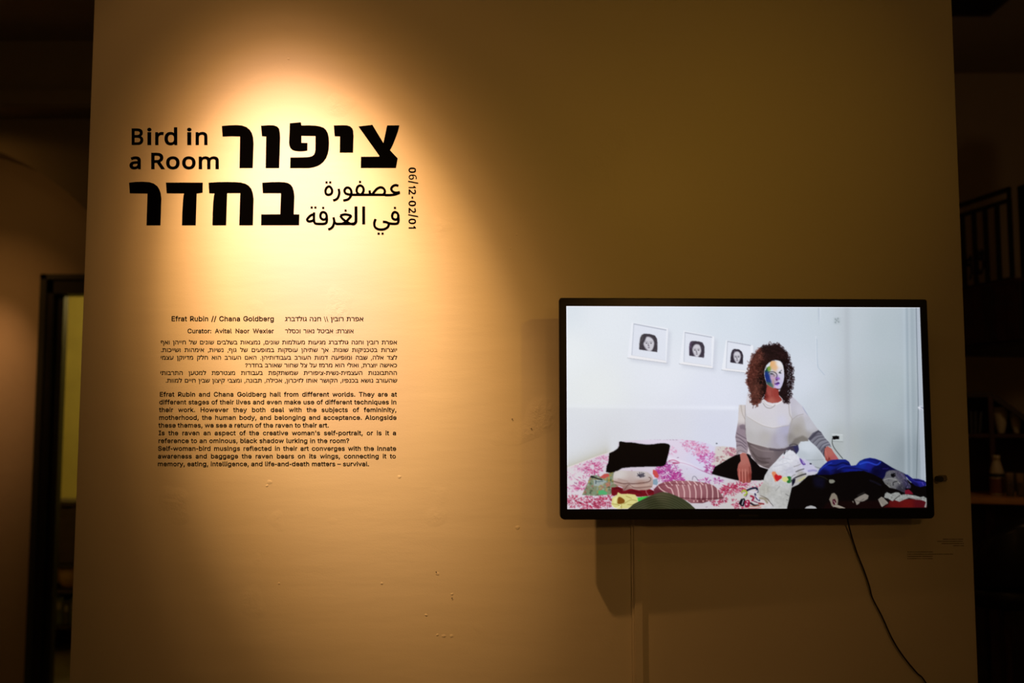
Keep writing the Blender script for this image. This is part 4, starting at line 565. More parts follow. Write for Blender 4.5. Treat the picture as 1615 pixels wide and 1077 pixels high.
ZH = lambda p: Z(1140, 620, 7.695, p)       # torso
ZI = lambda p: Z(1195, 560, 16.56, p)       # face
ZJ = lambda p: Z(980, 500, 7.69, p)         # framed prints

IMG = np.zeros((CH, CW, 3), np.float32)
full = (slice(0, CH), slice(0, CW)); one = np.ones((CH, CW), np.float32)
apply(full, one, lerpc([(895, 485, 'd6e0ea', 60), (900, 560, 'e4eaee', 60), (960, 500, 'dfe6ef', 80), (1060, 490, 'd8e2ee', 90), (1150, 495, 'd0dcea', 90),
    (1240, 500, 'c6d3e2', 80), (1290, 500, 'c3d0dc', 50), (1340, 510, 'bac6d0', 60), (1400, 520, 'b0bfc8', 60), (1440, 520, 'aab9c6', 50),
    (940, 620, 'e2e7e8', 80), (1050, 590, 'dfe4f0', 90), (1120, 620, 'd9def0', 80), (1260, 600, 'cdd6e6', 70), (1290, 640, 'c3ccd8', 50), (1340, 620, 'b5bfc6', 60),
    (1400, 620, 'abbbc2', 60), (1440, 640, 'a3b1bb', 50), (1280, 700, 'c4cdd8', 40), (1330, 700, 'aab2b2', 50), (1380, 700, 'a0adb4', 50), (1430, 720, '8e9ca5', 50),
    (900, 700, 'dbdfe5', 60), (960, 690, 'd6d8dc', 70), (1060, 680, 'd8d9e4', 80), (1120, 680, 'd2d6ee', 80)]))
g_m = IMG.mean(2, keepdims=True); IMG[:] = np.clip(g_m + (IMG - g_m) * 0.72 + 0.012, 0, 1)
# lower part of the far wall, a touch greyer under the soft horizontal edge
m = np.clip((GY - (643 + (GX - 895) * 0.012)) / 3, 0, 1) * np.clip((1170 - GX) / 20, 0, 1)
apply(full, m, 'd0d2de', 0.30)
m = np.exp(-((GY - (641 + (GX - 895) * 0.012)) / 3.2) ** 2) * np.clip((1175 - GX) / 20, 0, 1) * np.clip((GX - 1030) / 200 + .4, 0.25, 1); apply(full, m, 'e8ebf6', 0.7)
# warm foot of the wall along the bed
edge = 739 - (GX - 893) * 0.375
m = np.exp(-np.clip(edge - GY, 0, 99) / 11.0) * np.clip((965 - GX) / 10, 0, 1); apply(full, m, 'b5b09a', 0.62)
# corner of the room, cupboard edges
for x, wd, h, al in ((1292, 1.6, 'a9b4c4', .55), (1293.5, 1.2, 'e2e8f2', .5), (1336, 5, 'a8aeb6', .35), (1331, 10, 'c0c6cc', .3), (1428, 3, 'c0ccd6', .35), (1432, 2, '8d9ba6', .4), (1440, 5, '98a5ae', .45), (1436, 2, 'c2ccd4', .3)):
    m = np.exp(-((GX - x - (GY - 484) * 0.004) / wd) ** 2)
    if x == 1292 or x == 1293.5: m = m * np.clip((515 - GY) / 20, 0, 1)
    apply(full, m, h, al)
poly([(1447.5, 484), (1454, 484), (1462, 765), (1452, 765)], 'b4bcc8', 0.75)
poly([(1445.5, 484), (1447.3, 484), (1451.5, 765), (1449.5, 765)], 'a2abb6', .6)
line([(1447.3, 484), (1449, 640), (1445, 755)], 0.8, '3d4850', .55, sm=False)
poly([(1452.8, 484), (1454, 484), (1463, 775), (1459.5, 775)], 'e4e4ee', .6)
line([(1288, 535), (1289, 575), (1294, 585), (1300, 592)], 1.2, 'b4c0ce', .8)
line([(1286.5, 530), (1287.5, 575)], 1.2, 'dde4ee', .5)
for x, y in ((1318, 503), (1322, 502), (1318, 508), (1323, 507), (1320, 505)): ell(x, y, 1.3, 1.6, '7e888c', .55)
poly([(1315, 500), (1326, 500), (1326, 511), (1315, 511)], 'a4b0b4', .25, soft=.8)
ell(1453, 644, 4.5, 4, 'c8ccd8', .8); ell(1455, 645, 3, 2.5, '8d94a6', .7); line([(1449, 643), (1457, 647)], 1.1, 'eef0f6', .9)
# three framed prints on the wall
def frame(outer, inner, sil, face, sh, c1, c2):
    o_ = ZJ(outer); poly([(x + 4, y + 5) for x, y in o_], 'c6cad6', .55, soft=2.2)
    poly(o_, 'e9ecf4'); poly(ZJ(inner), 'dfe3ee'); i_ = ZJ(inner)
    line([i_[0], i_[1]], 1.3, 'a6abb8', .9, sm=False); line([i_[0], i_[3]], 1.0, 'b4bac6', .8, sm=False)
    line([o_[3], o_[2]], 1.1, '9fa3ac', .85, sm=False); poly([i_[3], i_[2], o_[2], o_[3]], 'ecebef', .9)
    line([i_[3], i_[2]], .8, 'cfd2da', .7, sm=False); line([(o_[1][0] - .4, o_[1][1]), (o_[2][0] - .4, o_[2][1])], .9, 'ccd0dc', .8, sm=False)
    poly(ZJ(sil), c1); poly(ZJ(sil[:3] + sil[-2:]), c2, .5, soft=.6)
    poly(ZJ(face), 'cfced6', sm=True, soft=.35)
    xs = [p[0] for p in face]; ys = [p[1] for p in face]; cx, cy = (min(xs) + max(xs)) / 2, (min(ys) + max(ys)) / 2; hw, hh = (max(xs) - min(xs)) / 2, (max(ys) - min(ys)) / 2
    for sx in (-.45, .42):
        ell(*ZJ([(cx + sx * hw, cy - .12 * hh)])[0], 1.5, .8, '4a4852', .85); line(ZJ([(cx + (sx - .3) * hw, cy - .3 * hh), (cx + sx * hw, cy - .36 * hh), (cx + (sx + .3) * hw, cy - .3 * hh)]), .8, '77737e', .6)
    line(ZJ([(cx - .05 * hw, cy - .1 * hh), (cx - .14 * hw, cy + .2 * hh), (cx + .08 * hw, cy + .26 * hh)]), .9, '6b6874', .8)
    ell(*ZJ([(cx, cy + .5 * hh)])[0], 1.7, .8, '6a6472', .8); ell(*ZJ([(cx - .05 * hw, cy + .22 * hh)])[0], 1.0, .8, '5c5864', .7)
    poly(ZJ([(cx - .8 * hw, cy), (cx - .5 * hw, cy + .55 * hh), (cx - .2 * hw, cy + .9 * hh), (cx - .5 * hw, cy + .8 * hh)]), '8d8696', .6)
    for k in range(26):
        p = sil[rs.randint(len(sil))]; q = (p[0] * .8 + cx * .2 + rs.randn() * 9, p[1] * .8 + cy * .2 + rs.randn() * 12); q = ZJ([q])[0]
        line([q, (q[0] + rs.randn() * .4, q[1] + 2)], .35, '9e97a6', .5)
frame([(118, 68), (568, 140), (544, 566), (70, 503)], [(145, 86), (536, 160), (528, 535), (120, 470)],
      [(222, 258), (240, 222), (270, 205), (340, 210), (400, 228), (425, 268), (432, 330), (428, 432), (209, 400), (214, 320)],
      [(300, 245), (345, 250), (380, 285), (390, 330), (375, 390), (345, 420), (305, 408), (278, 375), (262, 330), (280, 290)], None, '4a4750', '5c5a5a')
frame([(748, 168), (1128, 240), (1104, 630), (695, 575)], [(765, 190), (1090, 248), (1082, 600), (750, 550)],
      [(818, 335), (830, 305), (850, 294), (925, 298), (975, 312), (998, 355), (1000, 420), (994, 500), (815, 474), (814, 400)],
      [(885, 338), (935, 340), (955, 380), (958, 425), (938, 470), (910, 492), (882, 478), (860, 430), (855, 385)], None, '46414f', '6d5378')
frame([(1262, 282), (1600, 350), (1590, 690), (1208, 648)], [(1280, 298), (1560, 348), (1555, 660), (1262, 628)],
      [(1325, 440), (1340, 405), (1360, 390), (1420, 396), (1455, 425), (1470, 470), (1466, 578), (1313, 556), (1318, 490)],
      [(1375, 425), (1415, 425), (1435, 455), (1438, 500), (1420, 545), (1395, 568), (1370, 540), (1355, 500), (1355, 455)], None, '3a3542', '3f3848')

# bed
bed = ZC([(30,485),(200,425),(420,340),(575,290),(640,262),(690,235),(700,150),(760,138)]) + ZD([(0,118),(120,122),(330,112),(480,128),(620,148),(740,180),(770,205),(900,205),(1060,225),(1120,330)]) + [(1180, 700), (1300, 760), (1300, 806), (890, 806)]
bm_ = poly(bed, lerpc([(895, 745, 'd8d2d6', 30), (940, 740, 'd6ccd6', 30), (1000, 775, 'd0c6d2', 40), (1060, 700, 'ddd3e4', 40), (1110, 720, 'd5d2ea', 40), (1160, 715, 'd3c8ca', 30), (1100, 790, 'cbc6cc', 40), (1160, 795, 'c9c4c4', 40)]))
CLIP[0] = bm_
poly([(1128, 704), (1160, 702), (1165, 735), (1128, 752), (1120, 735)], 'cfc8bd', .7, soft=1.5)
def petals(cx, cy, r, n, cols, sx=1.0, sy=0.7, al=.85, seed=1):
    r_ = np.random.RandomState(seed)
    for i in range(int(n * 1.5)):
        a = r_.rand() * 6.283; q = r * (0.15 + 0.95 * r_.rand() ** .8); x = cx + math.cos(a) * q * sx; y = cy + math.sin(a) * q * sy
        L = 1.4 + 2.6 * r_.rand(); c = cols[r_.randint(len(cols))]
        da = a + r_.randn() * .4
        line([(x, y), (x + math.cos(da) * L * .5 + r_.randn() * .3, y + math.sin(da) * L * .5), (x + math.cos(da) * L, y + math.sin(da) * L * sy)], .55 + .8 * r_.rand(), c, al * (0.55 + .45 * r_.rand()))
PK = ['c9618f', 'b83a78', 'd886ac', 'a42a66']; LP = ['d99cbc', 'cf84ac', 'e0b4cc', 'c06c9a']; MG = ['b0308a', '9c2478', 'c650a0', '8c2a7e', 'a83a90']; RD = ['a8284c', 'b83c60', '8e2040', 'c6607c']
for a in ((915, 735, 12, 50, LP), (935, 740, 14, 90, PK), (950, 727, 11, 50, LP), (925, 760, 12, 30, PK), (900, 770, 8, 22, LP), (917, 768, 9, 45, PK), (905, 790, 12, 70, RD), (930, 795, 16, 150, RD), (955, 790, 14, 120, RD), (900, 750, 8, 14, LP),
          (1052, 747, 18, 190, MG), (1062, 757, 14, 90, MG), (1045, 738, 10, 40, MG), (1056, 712, 8, 30, LP), (1095, 706, 15, 90, LP), (1113, 722, 13, 100, ['c05aa0', 'd88abc', 'b04890']), (1120, 740, 9, 50, ['b04890', 'a0307a']), (1085, 698, 10, 40, LP), (1105, 712, 10, 60, LP), (1110, 760, 8, 26, MG), (1130, 759, 6, 20, MG),
          (1150, 772, 12, 90, RD), (1165, 768, 12, 80, RD), (1140, 776, 8, 40, RD), (1127, 793, 6, 26, RD), (1139, 789, 5, 22, RD), (1158, 793, 6, 20, RD), (1165, 800, 9, 34, RD), (1150, 712, 9, 40, ['b87c94', 'a04a66', 'c89aa8']), (1158, 717, 8, 26, ['b87c94', 'a04a66']), (1135, 725, 6, 14, ['a06a70']), (1180, 760, 10, 30, LP), (1195, 768, 8, 16, RD)):
    petals(*a[:4], a[4], seed=int(a[0] + a[1]))
for i in range(150):                                   # loose sprigs
    x, y = rs.uniform(895, 1200), rs.uniform(700, 802); L = rs.uniform(1, 3); a = rs.uniform(0, 6.28)
    line([(x, y), (x + math.cos(a) * L, y + math.sin(a) * L * .6)], rs.uniform(.5, 1.1), ['7e5a7a', '9c5a80', 'a0607a', 'c08aa8'][rs.randint(4)], .7)
for i in range(12): x = 1008 + i * 5 + rs.rand() * 2; line([(x, 693.6 + i * .1), (x + 2.5, 694 + i * .1)], 1, '9a8a96', .6)
line(ZD([(120, 410), (330, 415), (480, 455), (620, 520), (760, 575)]), 1.1, '9a4a7c', .6); line(ZD([(200, 395), (260, 385), (330, 420), (250, 425)]), 2, 'a02a5a', .85)
poly(ZD([(180, 330), (480, 430), (640, 520), (480, 470), (200, 400)]), 'ece6f2', .5, soft=.8)
line(ZD([(500, 640), (510, 600), (540, 600), (575, 650)]), .7, '50505c', .8)
CLIP[0] = None
ell(1128.8, 700.4, 1.5, .9, '525862', .9)
line(ZC([(30, 485), (200, 425), (420, 340), (575, 290), (640, 262)]), 1.2, 'e6dcd8', .7)

# black cushion
poly(ZC([(540,540),(548,460),(570,420),(582,295),(640,270),(690,235),(710,200),(708,150),(730,142),(800,155),(900,158),(960,170),(1060,182),(1150,180)]) + ZD([(60,168),(140,165),(195,178),(212,200),(195,290),(170,380),(155,440),(120,465),(0,472)]) + ZC([(1050,472),(860,478),(750,490),(700,520),(640,545),(590,552)]), '060507')
# heap of folded clothes on the left
tm = poly(ZC([(232,835),(262,770),(300,690),(325,620),(345,585),(420,580),(470,600),(520,560),(580,555),(640,540),(660,640),(700,720),(640,830),(540,835),(400,848)]), '8b9078')
CLIP[0] = tm
for i in range(260):
    x, y = ZC([(rs.uniform(230, 680), rs.uniform(540, 850))])[0]
    ell(x, y, rs.uniform(.8, 3), rs.uniform(.6, 1.8), ['7f9a80', 'a8b0a2', '5f6a50', 'b09a50', '9aa8a8', '4c5a48', 'c0a070', 'b4686a', '6a8a78', '8a8468'][rs.randint(10)], .6, rs.uniform(0, 3.1))
poly(ZC([(380,640),(500,640),(545,660),(500,700),(430,720),(380,720)]), 'a9b6ba', .8, soft=.5); line(ZC([(410,650),(408,690)]), 1, '27343a'); line(ZC([(420,665),(500,660)]), 1, '4a5c62', .8)
poly(ZC([(440,780),(500,770),(560,810),(550,832),(440,832)]), '5fae7a'); poly(ZC([(490,570),(570,560),(585,590),(520,625),(455,610)]), 'c0605a')
poly(ZC([(530,690),(570,670),(590,720),(550,740)]), 'b8806e', .8)
line(ZC([(330,600),(380,605),(430,625),(490,640)]), 1.6, '1c1c26'); poly(ZC([(335,590),(370,590),(420,615),(380,618),(335,606)]), '1c1c26')
CLIP[0] = None
poly(ZC([(610,740),(700,730),(780,760),(900,760),(1060,765),(1110,760),(1180,790),(1160,830),(1080,850),(960,860),(860,830),(720,820),(640,850),(612,830)]), '7c1626')
for p in (((640, 760), (700, 750), (740, 790)), ((830, 800), (900, 790), (1000, 810)), ((1100, 800), (1150, 790))): line(ZC(p), 1.6, '54101c', .7)
line(ZC([(1150, 745), (1165, 780), (1190, 805)]), .9, 'c89aa0', .8); line(ZC([(1060, 770), (1062, 800), (1085, 835)]), .9, 'c89aa0', .8)
poly(ZC([(1150,505),(1200,530),(1225,590),(1215,620),(1180,610),(1145,560)]), 'c85a5a'); poly(ZC([(1140,640),(1200,625),(1215,680),(1200,710),(1150,700)]), '8fa4b4')
gm = poly(ZC([(640,560),(660,530),(740,518),(860,525),(1000,528),(1080,540),(1130,580),(1150,620),(1150,690),(1140,740),(1080,770),(960,775),(880,760),(840,760),(790,780),(765,785),(755,740),(640,690),(632,620)]), lerpc([(975, 750, 'd0cac8', 12), (1010, 750, 'c8c0c0', 12), (975, 763, 'b49a92', 10), (1010, 763, 'ab8f86', 10), (1020, 772, 'b59c92', 8), (985, 772, '9c7f78', 8)]))
CLIP[0] = gm
line(ZC([(640, 660), (760, 690), (830, 685), (900, 690), (1050, 675), (1110, 655), (1120, 620), (1095, 608)]), 1.0, '5c3c38', .85)
line(ZC([(770, 780), (800, 740), (840, 700), (900, 740), (1000, 742), (1130, 725)]), .9, '6a4844', .8); line(ZC([(850, 720), (980, 715), (1100, 700)]), 1.6, 'd0b8ac', .6)
line(ZC([(700, 630), (820, 660)]), 2.4, 'a8908a', .5)
CLIP[0] = None
for a, b in (((950, 560), (975, 600)), ((975, 545), (985, 610)), ((1000, 545), (1000, 605)), ((945, 590), (1040, 560)), ((960, 575), (1045, 590)), ((1020, 550), (1025, 590)), ((980, 600), (1030, 600))): line(ZC([a, b]), 1.1, '2c2a3c', .9, sm=False)
# striped pillow
pm = poly(ZD([(0,760),(60,700),(140,665),(280,650),(450,652),(620,670),(720,690),(780,715),(830,760),(905,870),(900,885),(820,895),(720,915),(640,940),(480,940),(420,905),(330,870),(250,830),(170,800),(60,810),(0,830)]), lerpc([(1050, 765, '96606a', 14), (1075, 772, 'a4747a', 16), (1100, 775, '9c6c74', 16), (1125, 780, '8a5c64', 14), (1040, 780, '6a2c3c', 10), (1105, 790, '74404a', 8)]))
CLIP[0] = pm
for st in ([(40,690),(90,760),(170,810)], [(140,680),(180,735),(225,755),(255,830)], [(195,660),(240,710)], [(290,705),(315,770),(325,865)], [(290,660),(320,712)], [(370,705),(395,790),(395,880)], [(365,660),(400,710)], [(448,705),(468,790),(470,885)], [(440,655),(480,705)],
           [(525,705),(545,790),(545,890)], [(520,660),(565,708)], [(600,705),(618,790),(615,890)], [(600,665),(640,705)], [(675,700),(692,790),(688,900)], [(670,665),(710,690)], [(750,700),(765,790),(762,895)], [(820,735),(832,800),(838,880)]):
    line(ZD(st), 1.5, 'e6c8c6', .92)
for x in (430, 520, 565, 640, 715, 785): ell(*ZD([(x, 915)])[0], 1.3, 1.5, 'd8b0b0', .9)
line(ZD([(330, 872), (480, 880), (620, 885), (780, 880), (905, 872)]), 1.2, '5a2430', .8)
line(ZD([(0, 740), (120, 700), (260, 690), (420, 700)]), 2.0, '7c4650', .5)
CLIP[0] = None
poly(ZC([(940,870),(1090,850),(1095,880),(960,925)]), '4fbe58'); poly(ZD([(0, 850), (-40, 870), (-70, 900), (0, 890)]), '58b85c', .6)
ym = poly(ZC([(610,960),(620,870),(680,840),(695,800),(740,825),(820,820),(920,832),(950,880),(950,930),(870,980),(820,1010),(700,1015),(640,1000)]), 'd5cf90')
CLIP[0] = ym
poly(ZC([(690,880),(720,860),(780,900),(770,940),(700,950),(680,920)]), '8a5c20', sm=True); poly(ZC([(640,880),(690,850),(690,930),(640,960)]), 'e8e4a8', .7, soft=.5)
for p in (((770, 950), (860, 900), (940, 910)), ((740, 1010), (740, 950)), ((800, 850), (870, 880)), ((620, 950), (690, 960), (740, 990)), ((820, 960), (900, 960))): line(ZC(p), .9, '9a8a48', .8)
CLIP[0] = None
line(ZC([(610, 960), (650, 1000), (700, 995), (730, 970)]), 1.0, 'ece8d0')
om = poly(ZC([(820,1020),(900,950),(1000,900),(1100,850),(1240,800)]) + ZD([(120,795),(200,810),(300,850),(400,900),(470,950),(545,1020),(545,1030),(0,1030)]) + ZC([(820, 1030)]), lerpc([(1040, 780, '5a5640', 12), (1030, 795, '3c3e28', 12), (1070, 795, '474a34', 12), (1010, 800, '4c4c38', 10)]))
CLIP[0] = om
for i in range(18):
    y0 = 835 + i * 15
    line(ZD([(-420, y0 + 190 - i * 4), (-150, y0 + 62), (60, y0), (240, y0 + 32), (420, y0 + 140), (560, y0 + 260)]), .6, '2b2c1c' if i % 2 else '6a6a50', .55)
CLIP[0] = None

# woman sitting on the bed: trousers, arms, sweater
poly(ZH([(-5,840),(60,800),(150,755),(290,745),(440,900),(540,930),(480,1060),(345,1062),(160,1062),(60,1040),(-60,1010),(-150,985),(-110,900)]), '0a080b')
poly(ZH([(160,750),(240,735),(300,745),(330,760),(345,900),(340,1010),(320,1010)]), '15121a', .6)
hand1 = [(195,745),(230,728),(270,738),(300,800),(325,880),(335,960),(330,1060),(322,1085),(300,1095),(270,1085),(235,1100),(212,1080),(185,1070),(168,1000),(163,930),(175,870),(205,830)]
hm = poly(ZH(hand1), lerpc([(1170, 725, 'b47870', 8), (1175, 745, 'ac6e66', 8), (1165, 748, 'a8625a', 6), (1182, 750, '8f4840', 5), (1168, 760, 'a85e58', 6)]))
CLIP[0] = hm
for st in ([(205,960),(208,1080)], [(240,960),(243,1090)], [(278,960),(280,1085)], [(310,900),(322,1080)]): line(ZH(st), .9, '6a2c28', .75)
for st in ([(190,930),(192,1060)], [(224,930),(228,1075)], [(260,930),(262,1080)]): line(ZH(st), 1.6, 'd0948a', .55)
CLIP[0] = None
# far sleeve (left of the picture)
am = poly(ZH([(185,150),(265,150),(270,380),(280,560),(300,640),(285,740),(240,725),(195,735),(155,758),(150,700),(150,600),(140,540),(160,430),(175,330)]), lerpc([(1168, 645, 'cfc8c6', 8), (1168, 660, 'd2cccc', 8), (1166, 682, '9a8c96', 8), (1170, 700, '988a94', 8), (1165, 712, 'a89ca2', 6)]))
CLIP[0] = am
poly(ZH([(190,400),(230,385),(262,395),(275,470),(250,450),(200,440)]), '7c707c', .7, soft=.6)
for st in ([(150,490),(200,520),(270,560)], [(145,540),(200,560),(270,620)], [(150,590),(220,610),(270,660)], [(150,650),(210,640),(270,690)]): line(ZH(st), 1.2, '6c606c', .75); line(ZH([(x, y + 22) for x, y in st]), 1.1, 'b4aab0', .5)
line(ZH([(150, 752), (195, 700), (270, 735)]), 1.0, '6c5f68', .6); line(ZH([(210, 150), (225, 250), (262, 330)]), 1.4, 'aaa29c', .6)
line(ZH([(262, 150), (262, 480), (285, 560)]), .9, '8c8484', .6)
CLIP[0] = None
# near arm and hand (right)
hr = poly(ZH([(1225,660),(1260,650),(1310,680),(1340,730),(1385,790),(1400,815),(1300,830),(1265,845),(1235,815),(1222,740)]), lerpc([(1308, 715, 'b4726a', 6), (1315, 722, 'b0686a', 6), (1305, 727, '9a544e', 5)]))
CLIP[0] = hr; line(ZH([(1262, 845), (1280, 790), (1290, 830)]), .9, '6a2c2c', .8); line(ZH([(1235, 700), (1250, 760), (1262, 800)]), 1.4, 'c88a80', .5); CLIP[0] = None
sl_ = poly(ZH([(1020,560),(1050,510),(1110,470),(1150,455),(1185,480),(1230,550),(1280,600),(1310,660),(1260,650),(1225,680),(1222,745),(1228,790),(1180,720),(1120,650),(1060,600)]), lerpc([(1285, 685, '787682', 7), (1292, 695, '84848e', 7), (1300, 702, '8d8e9a', 7), (1297, 712, '6c6c78', 6)]))
CLIP[0] = sl_
poly(ZH([(1100,490),(1150,452),(1195,480),(1190,495),(1150,480),(1110,520),(1050,580),(1030,560)]), '4c4a58', .8, soft=.5)
for st in ([(1060,570),(1120,520),(1190,510)], [(1080,610),(1150,550),(1210,540)], [(1120,650),(1170,590),(1240,570)], [(1160,690),(1200,630),(1270,600)], [(1190,720),(1230,650),(1290,630)]): line(ZH(st), 1.3, '565462', .7); line(ZH([(x + 8, y + 15) for x, y in st]), 1.0, '9c9ca8', .55)
line(ZH([(1225, 790), (1218, 720), (1235, 660)]), 1.6, '2c2c3a', .8)
CLIP[0] = None
# sweater body with raised sleeve
sw = poly(ZH([(268,155),(290,0),(340,-30),(480,70),(520,110),(600,130),(700,110),(790,30),(830,40),(900,110),(960,170),(1010,250),(1070,340),(1140,440),(1160,452),(1080,490),(1025,560),(1030,590),(935,595),(905,640),(915,700),(880,748),(840,705),(760,700),(720,760),(620,870),(540,922),(480,900),(400,860),(340,780),(310,700),(285,600),(270,520),(262,330)]),
     lerpc([(1185, 640, 'd8d4d6', 10), (1210, 645, 'd2cdd2', 12), (1235, 640, 'ccc8d0', 10), (1190, 670, 'cfcbc8', 12), (1215, 670, 'd0cdcf', 12), (1232, 665, 'c8c8e0', 8), (1238, 680, 'b6b2c4', 8), (1180, 690, 'c4c0bc', 10),
            (1205, 690, 'c2bdb8', 10), (1225, 695, 'b8b2ba', 10), (1250, 660, 'c8c5c6', 8), (1262, 650, 'd3d0d6', 8), (1255, 680, 'aaa59f', 8), (1275, 672, 'c9c8cc', 8), (1245, 690, '8b8684', 8), (1270, 690, 'b0aca8', 8)]))
IMG[:] = IMG * (1 - sw[..., None]) + IMG * sw[..., None] * np.array([.955, .96, .985], np.float32)
CLIP[0] = sw
poly(ZH([(262,120),(300,0),(520,60),(800,20),(830,320),(790,395),(700,412),(600,428),(480,400),(380,350),(285,290),(262,220)]), 'dcd9de', .55)
line(ZH([(285, 290), (380, 350), (480, 402), (600, 430), (700, 412), (790, 398)]), 1.1, 'b8b2ae', .8)
line(ZH([(285, 284), (380, 343), (480, 394), (600, 421), (700, 405)]), .8, 'eae6ea', .6)
poly(ZH([(640,430),(800,400),(780,640),(700,680),(640,600)]), 'b9b8cc', .5, soft=1.5)
# darker hem band
poly(ZH([(285,590),(330,612),(430,640),(540,668),(650,682),(740,675),(800,650),(900,640),(930,700),(880,760),(700,800),(540,930),(400,880),(300,720)]), lerpc([(1190, 712, '7c7072', 9), (1210, 718, '84787c', 9), (1230, 712, '746a70', 8), (1200, 730, '6a5e60', 8), (1250, 708, '4c465a', 6), (1180, 700, '6c6062', 6)]))
for st, c in (([(330, 700), (420, 790), (560, 800)], '5a4e50'), ([(350, 740), (430, 830), (540, 850)], '544a4a'), ([(330, 640), (450, 700), (600, 715)], '9a8e90'), ([(400, 850), (470, 880), (540, 870)], '948a88'), ([(560, 690), (700, 700), (820, 670)], '4a4250'), ([(800, 640), (850, 625), (900, 640)], '24202c')): line(ZH(st), 2.0, c, .55)
poly(ZH([(840,650),(900,640),(918,700),(885,748)]), '3a3a66', .8)
line(ZH([(790, 60), (800, 250), (830, 330), (800, 450), (780, 560), (790, 620)]), 1.6, 'a8a29e', .6); line(ZH([(830, 330), (900, 280), (970, 262)]), .9, '9f9896', .7)
line(ZH([(960, 170), (1000, 240), (1060, 310)]), .9, '8088b0', .6); poly(ZH([(820,340),(960,270),(1000,420),(1010,560),(930,600),(850,610),(790,600),(800,450)]), 'b0aba4', .45, soft=1.5)
poly(ZH([(860,560),(960,520),(1030,560),(1030,590),(935,597),(880,640),(800,650)]), '6a645e', .55, soft=1.0)
line(ZH([(275, 540), (290, 590), (340, 615), (430, 640), (540, 668)]), .8, 'e4e0dc', .6)
CLIP[0] = None
# neck, hair, face
nk = poly(ZG([(425,690),(600,730),(610,860),(640,890),(650,920),(590,950),(510,958),(440,940),(390,900),(410,800)]), lerpc([(1213, 622, 'a85c56', 6), (1222, 622, '9c4a44', 6), (1207, 625, '7c3430', 5), (1215, 632, 'b06a60', 5)]))
line(ZG([(370, 905), (420, 960), (500, 985), (590, 965), (650, 925)]), 1.6, 'e8e4e4', .9); line(ZG([(385, 925), (430, 975), (500, 998)]), .8, 'b8b0ac', .8)
line(ZG([(380, 960), (420, 1015), (480, 1030), (530, 1005), (550, 980)]), .8, '8a8480', .9); line(ZG([(500, 780), (505, 860)]), .8, '8a403a', .7)
HR = ZG([(430,150),(520,128),(600,130),(660,190),(715,250),(745,320),(770,400),(790,470),(785,540),(795,620),(790,720),(775,820),(740,880),(720,950),(690,930),(640,880),(600,820),(640,740),(680,600),(672,450),(640,370),(560,345),(500,360),(430,420),(400,500),(405,600),(430,690),(420,800),(380,870),(330,930),(270,970),(225,930),(215,850),(190,760),(165,680),(160,600),(185,500),(200,400),(240,300),(300,215),(360,170)])
m = poly(HR, lerpc([(1190, 565, '5c3630', 7), (1186, 590, '5a322c', 7), (1190, 615, '5e3a32', 7), (1200, 600, '1a0e10', 6), (1203, 580, '2a1614', 6), (1215, 552, '26181a', 8), (1232, 560, '2c1a1c', 6), (1240, 590, '1e1216', 6), (1240, 615, '20141a', 6), (1202, 618, '1e1012', 5), (1235, 575, '180e12', 5)]), sm=True)
rh = np.random.RandomState(11)
hx = [p[0] for p in HR]; hy = [p[1] for p in HR]
def curl(x, y, r, c, al):
    a = rh.rand() * 6.28; pts = [(x + math.cos(a + t) * r * (1 + .15 * t), y + math.sin(a + t) * r * (1 + .15 * t)) for t in (0, .9, 1.8, 2.7)]
    line(pts, .55 + .35 * rh.rand(), c, al, sm=False)
for i in range(1500):
    x, y = rh.uniform(1172, 1251), rh.uniform(543, 638)
    px_, py_ = int((x - PX0) * S), int((y - PY0) * S)
    if m[py_, px_] < .5: continue
    left = x < 1203; low = y > 600
    c = (['7c4c42', '6a3c34', '8e5c4e', '4a2824', '9a6a5c'] if left else ['3c2426', '2a181c', '4c3034', '120a0e'])[rh.randint(4 + left)]
    if x > 1238 and rh.rand() < .12: c = 'b8a8b4'
    curl(x, y, rh.uniform(.8, 1.9), c, .45 if left else .4)
n = len(HR)
for i in range(900):                                  # frizzy outline
    k = rh.randint(n); t = rh.rand(); x = hx[k] * (1 - t) + hx[(k + 1) % n] * t; y = hy[k] * (1 - t) + hy[(k + 1) % n] * t
    if 1203 < x < 1236 and y > 568: continue
    x += rh.randn() * 1.3 + (-.5 if x < 1190 else .6 if x > 1240 else 0); y += rh.randn() * 1.2
    c = (['6a3c34', '7c4c42', '3e2220', '8a5a50'] if x < 1200 else ['2c1a1e', '3a2226', '1a1014'])[rh.randint(3)]
    curl(x, y, rh.uniform(.7, 1.7), c, .7)
for i in range(60):
    x, y = rh.uniform(1241, 1248), rh.uniform(565, 625); ell(x, y, .7, .8, 'cdd4e2', .55)
for st in ([(1184, 625), (1187, 638), (1186, 645)], [(1188, 632), (1192, 640), (1190, 644)], [(1211, 543), (1214, 539), (1217, 545)], [(1222, 545), (1226, 541), (1229, 548)]): line(st, .8, '4a2c2a', .8)
for i in range(40): curl(rh.uniform(1182, 1196), rh.uniform(624, 641), 1.4, '6a4038', .6)
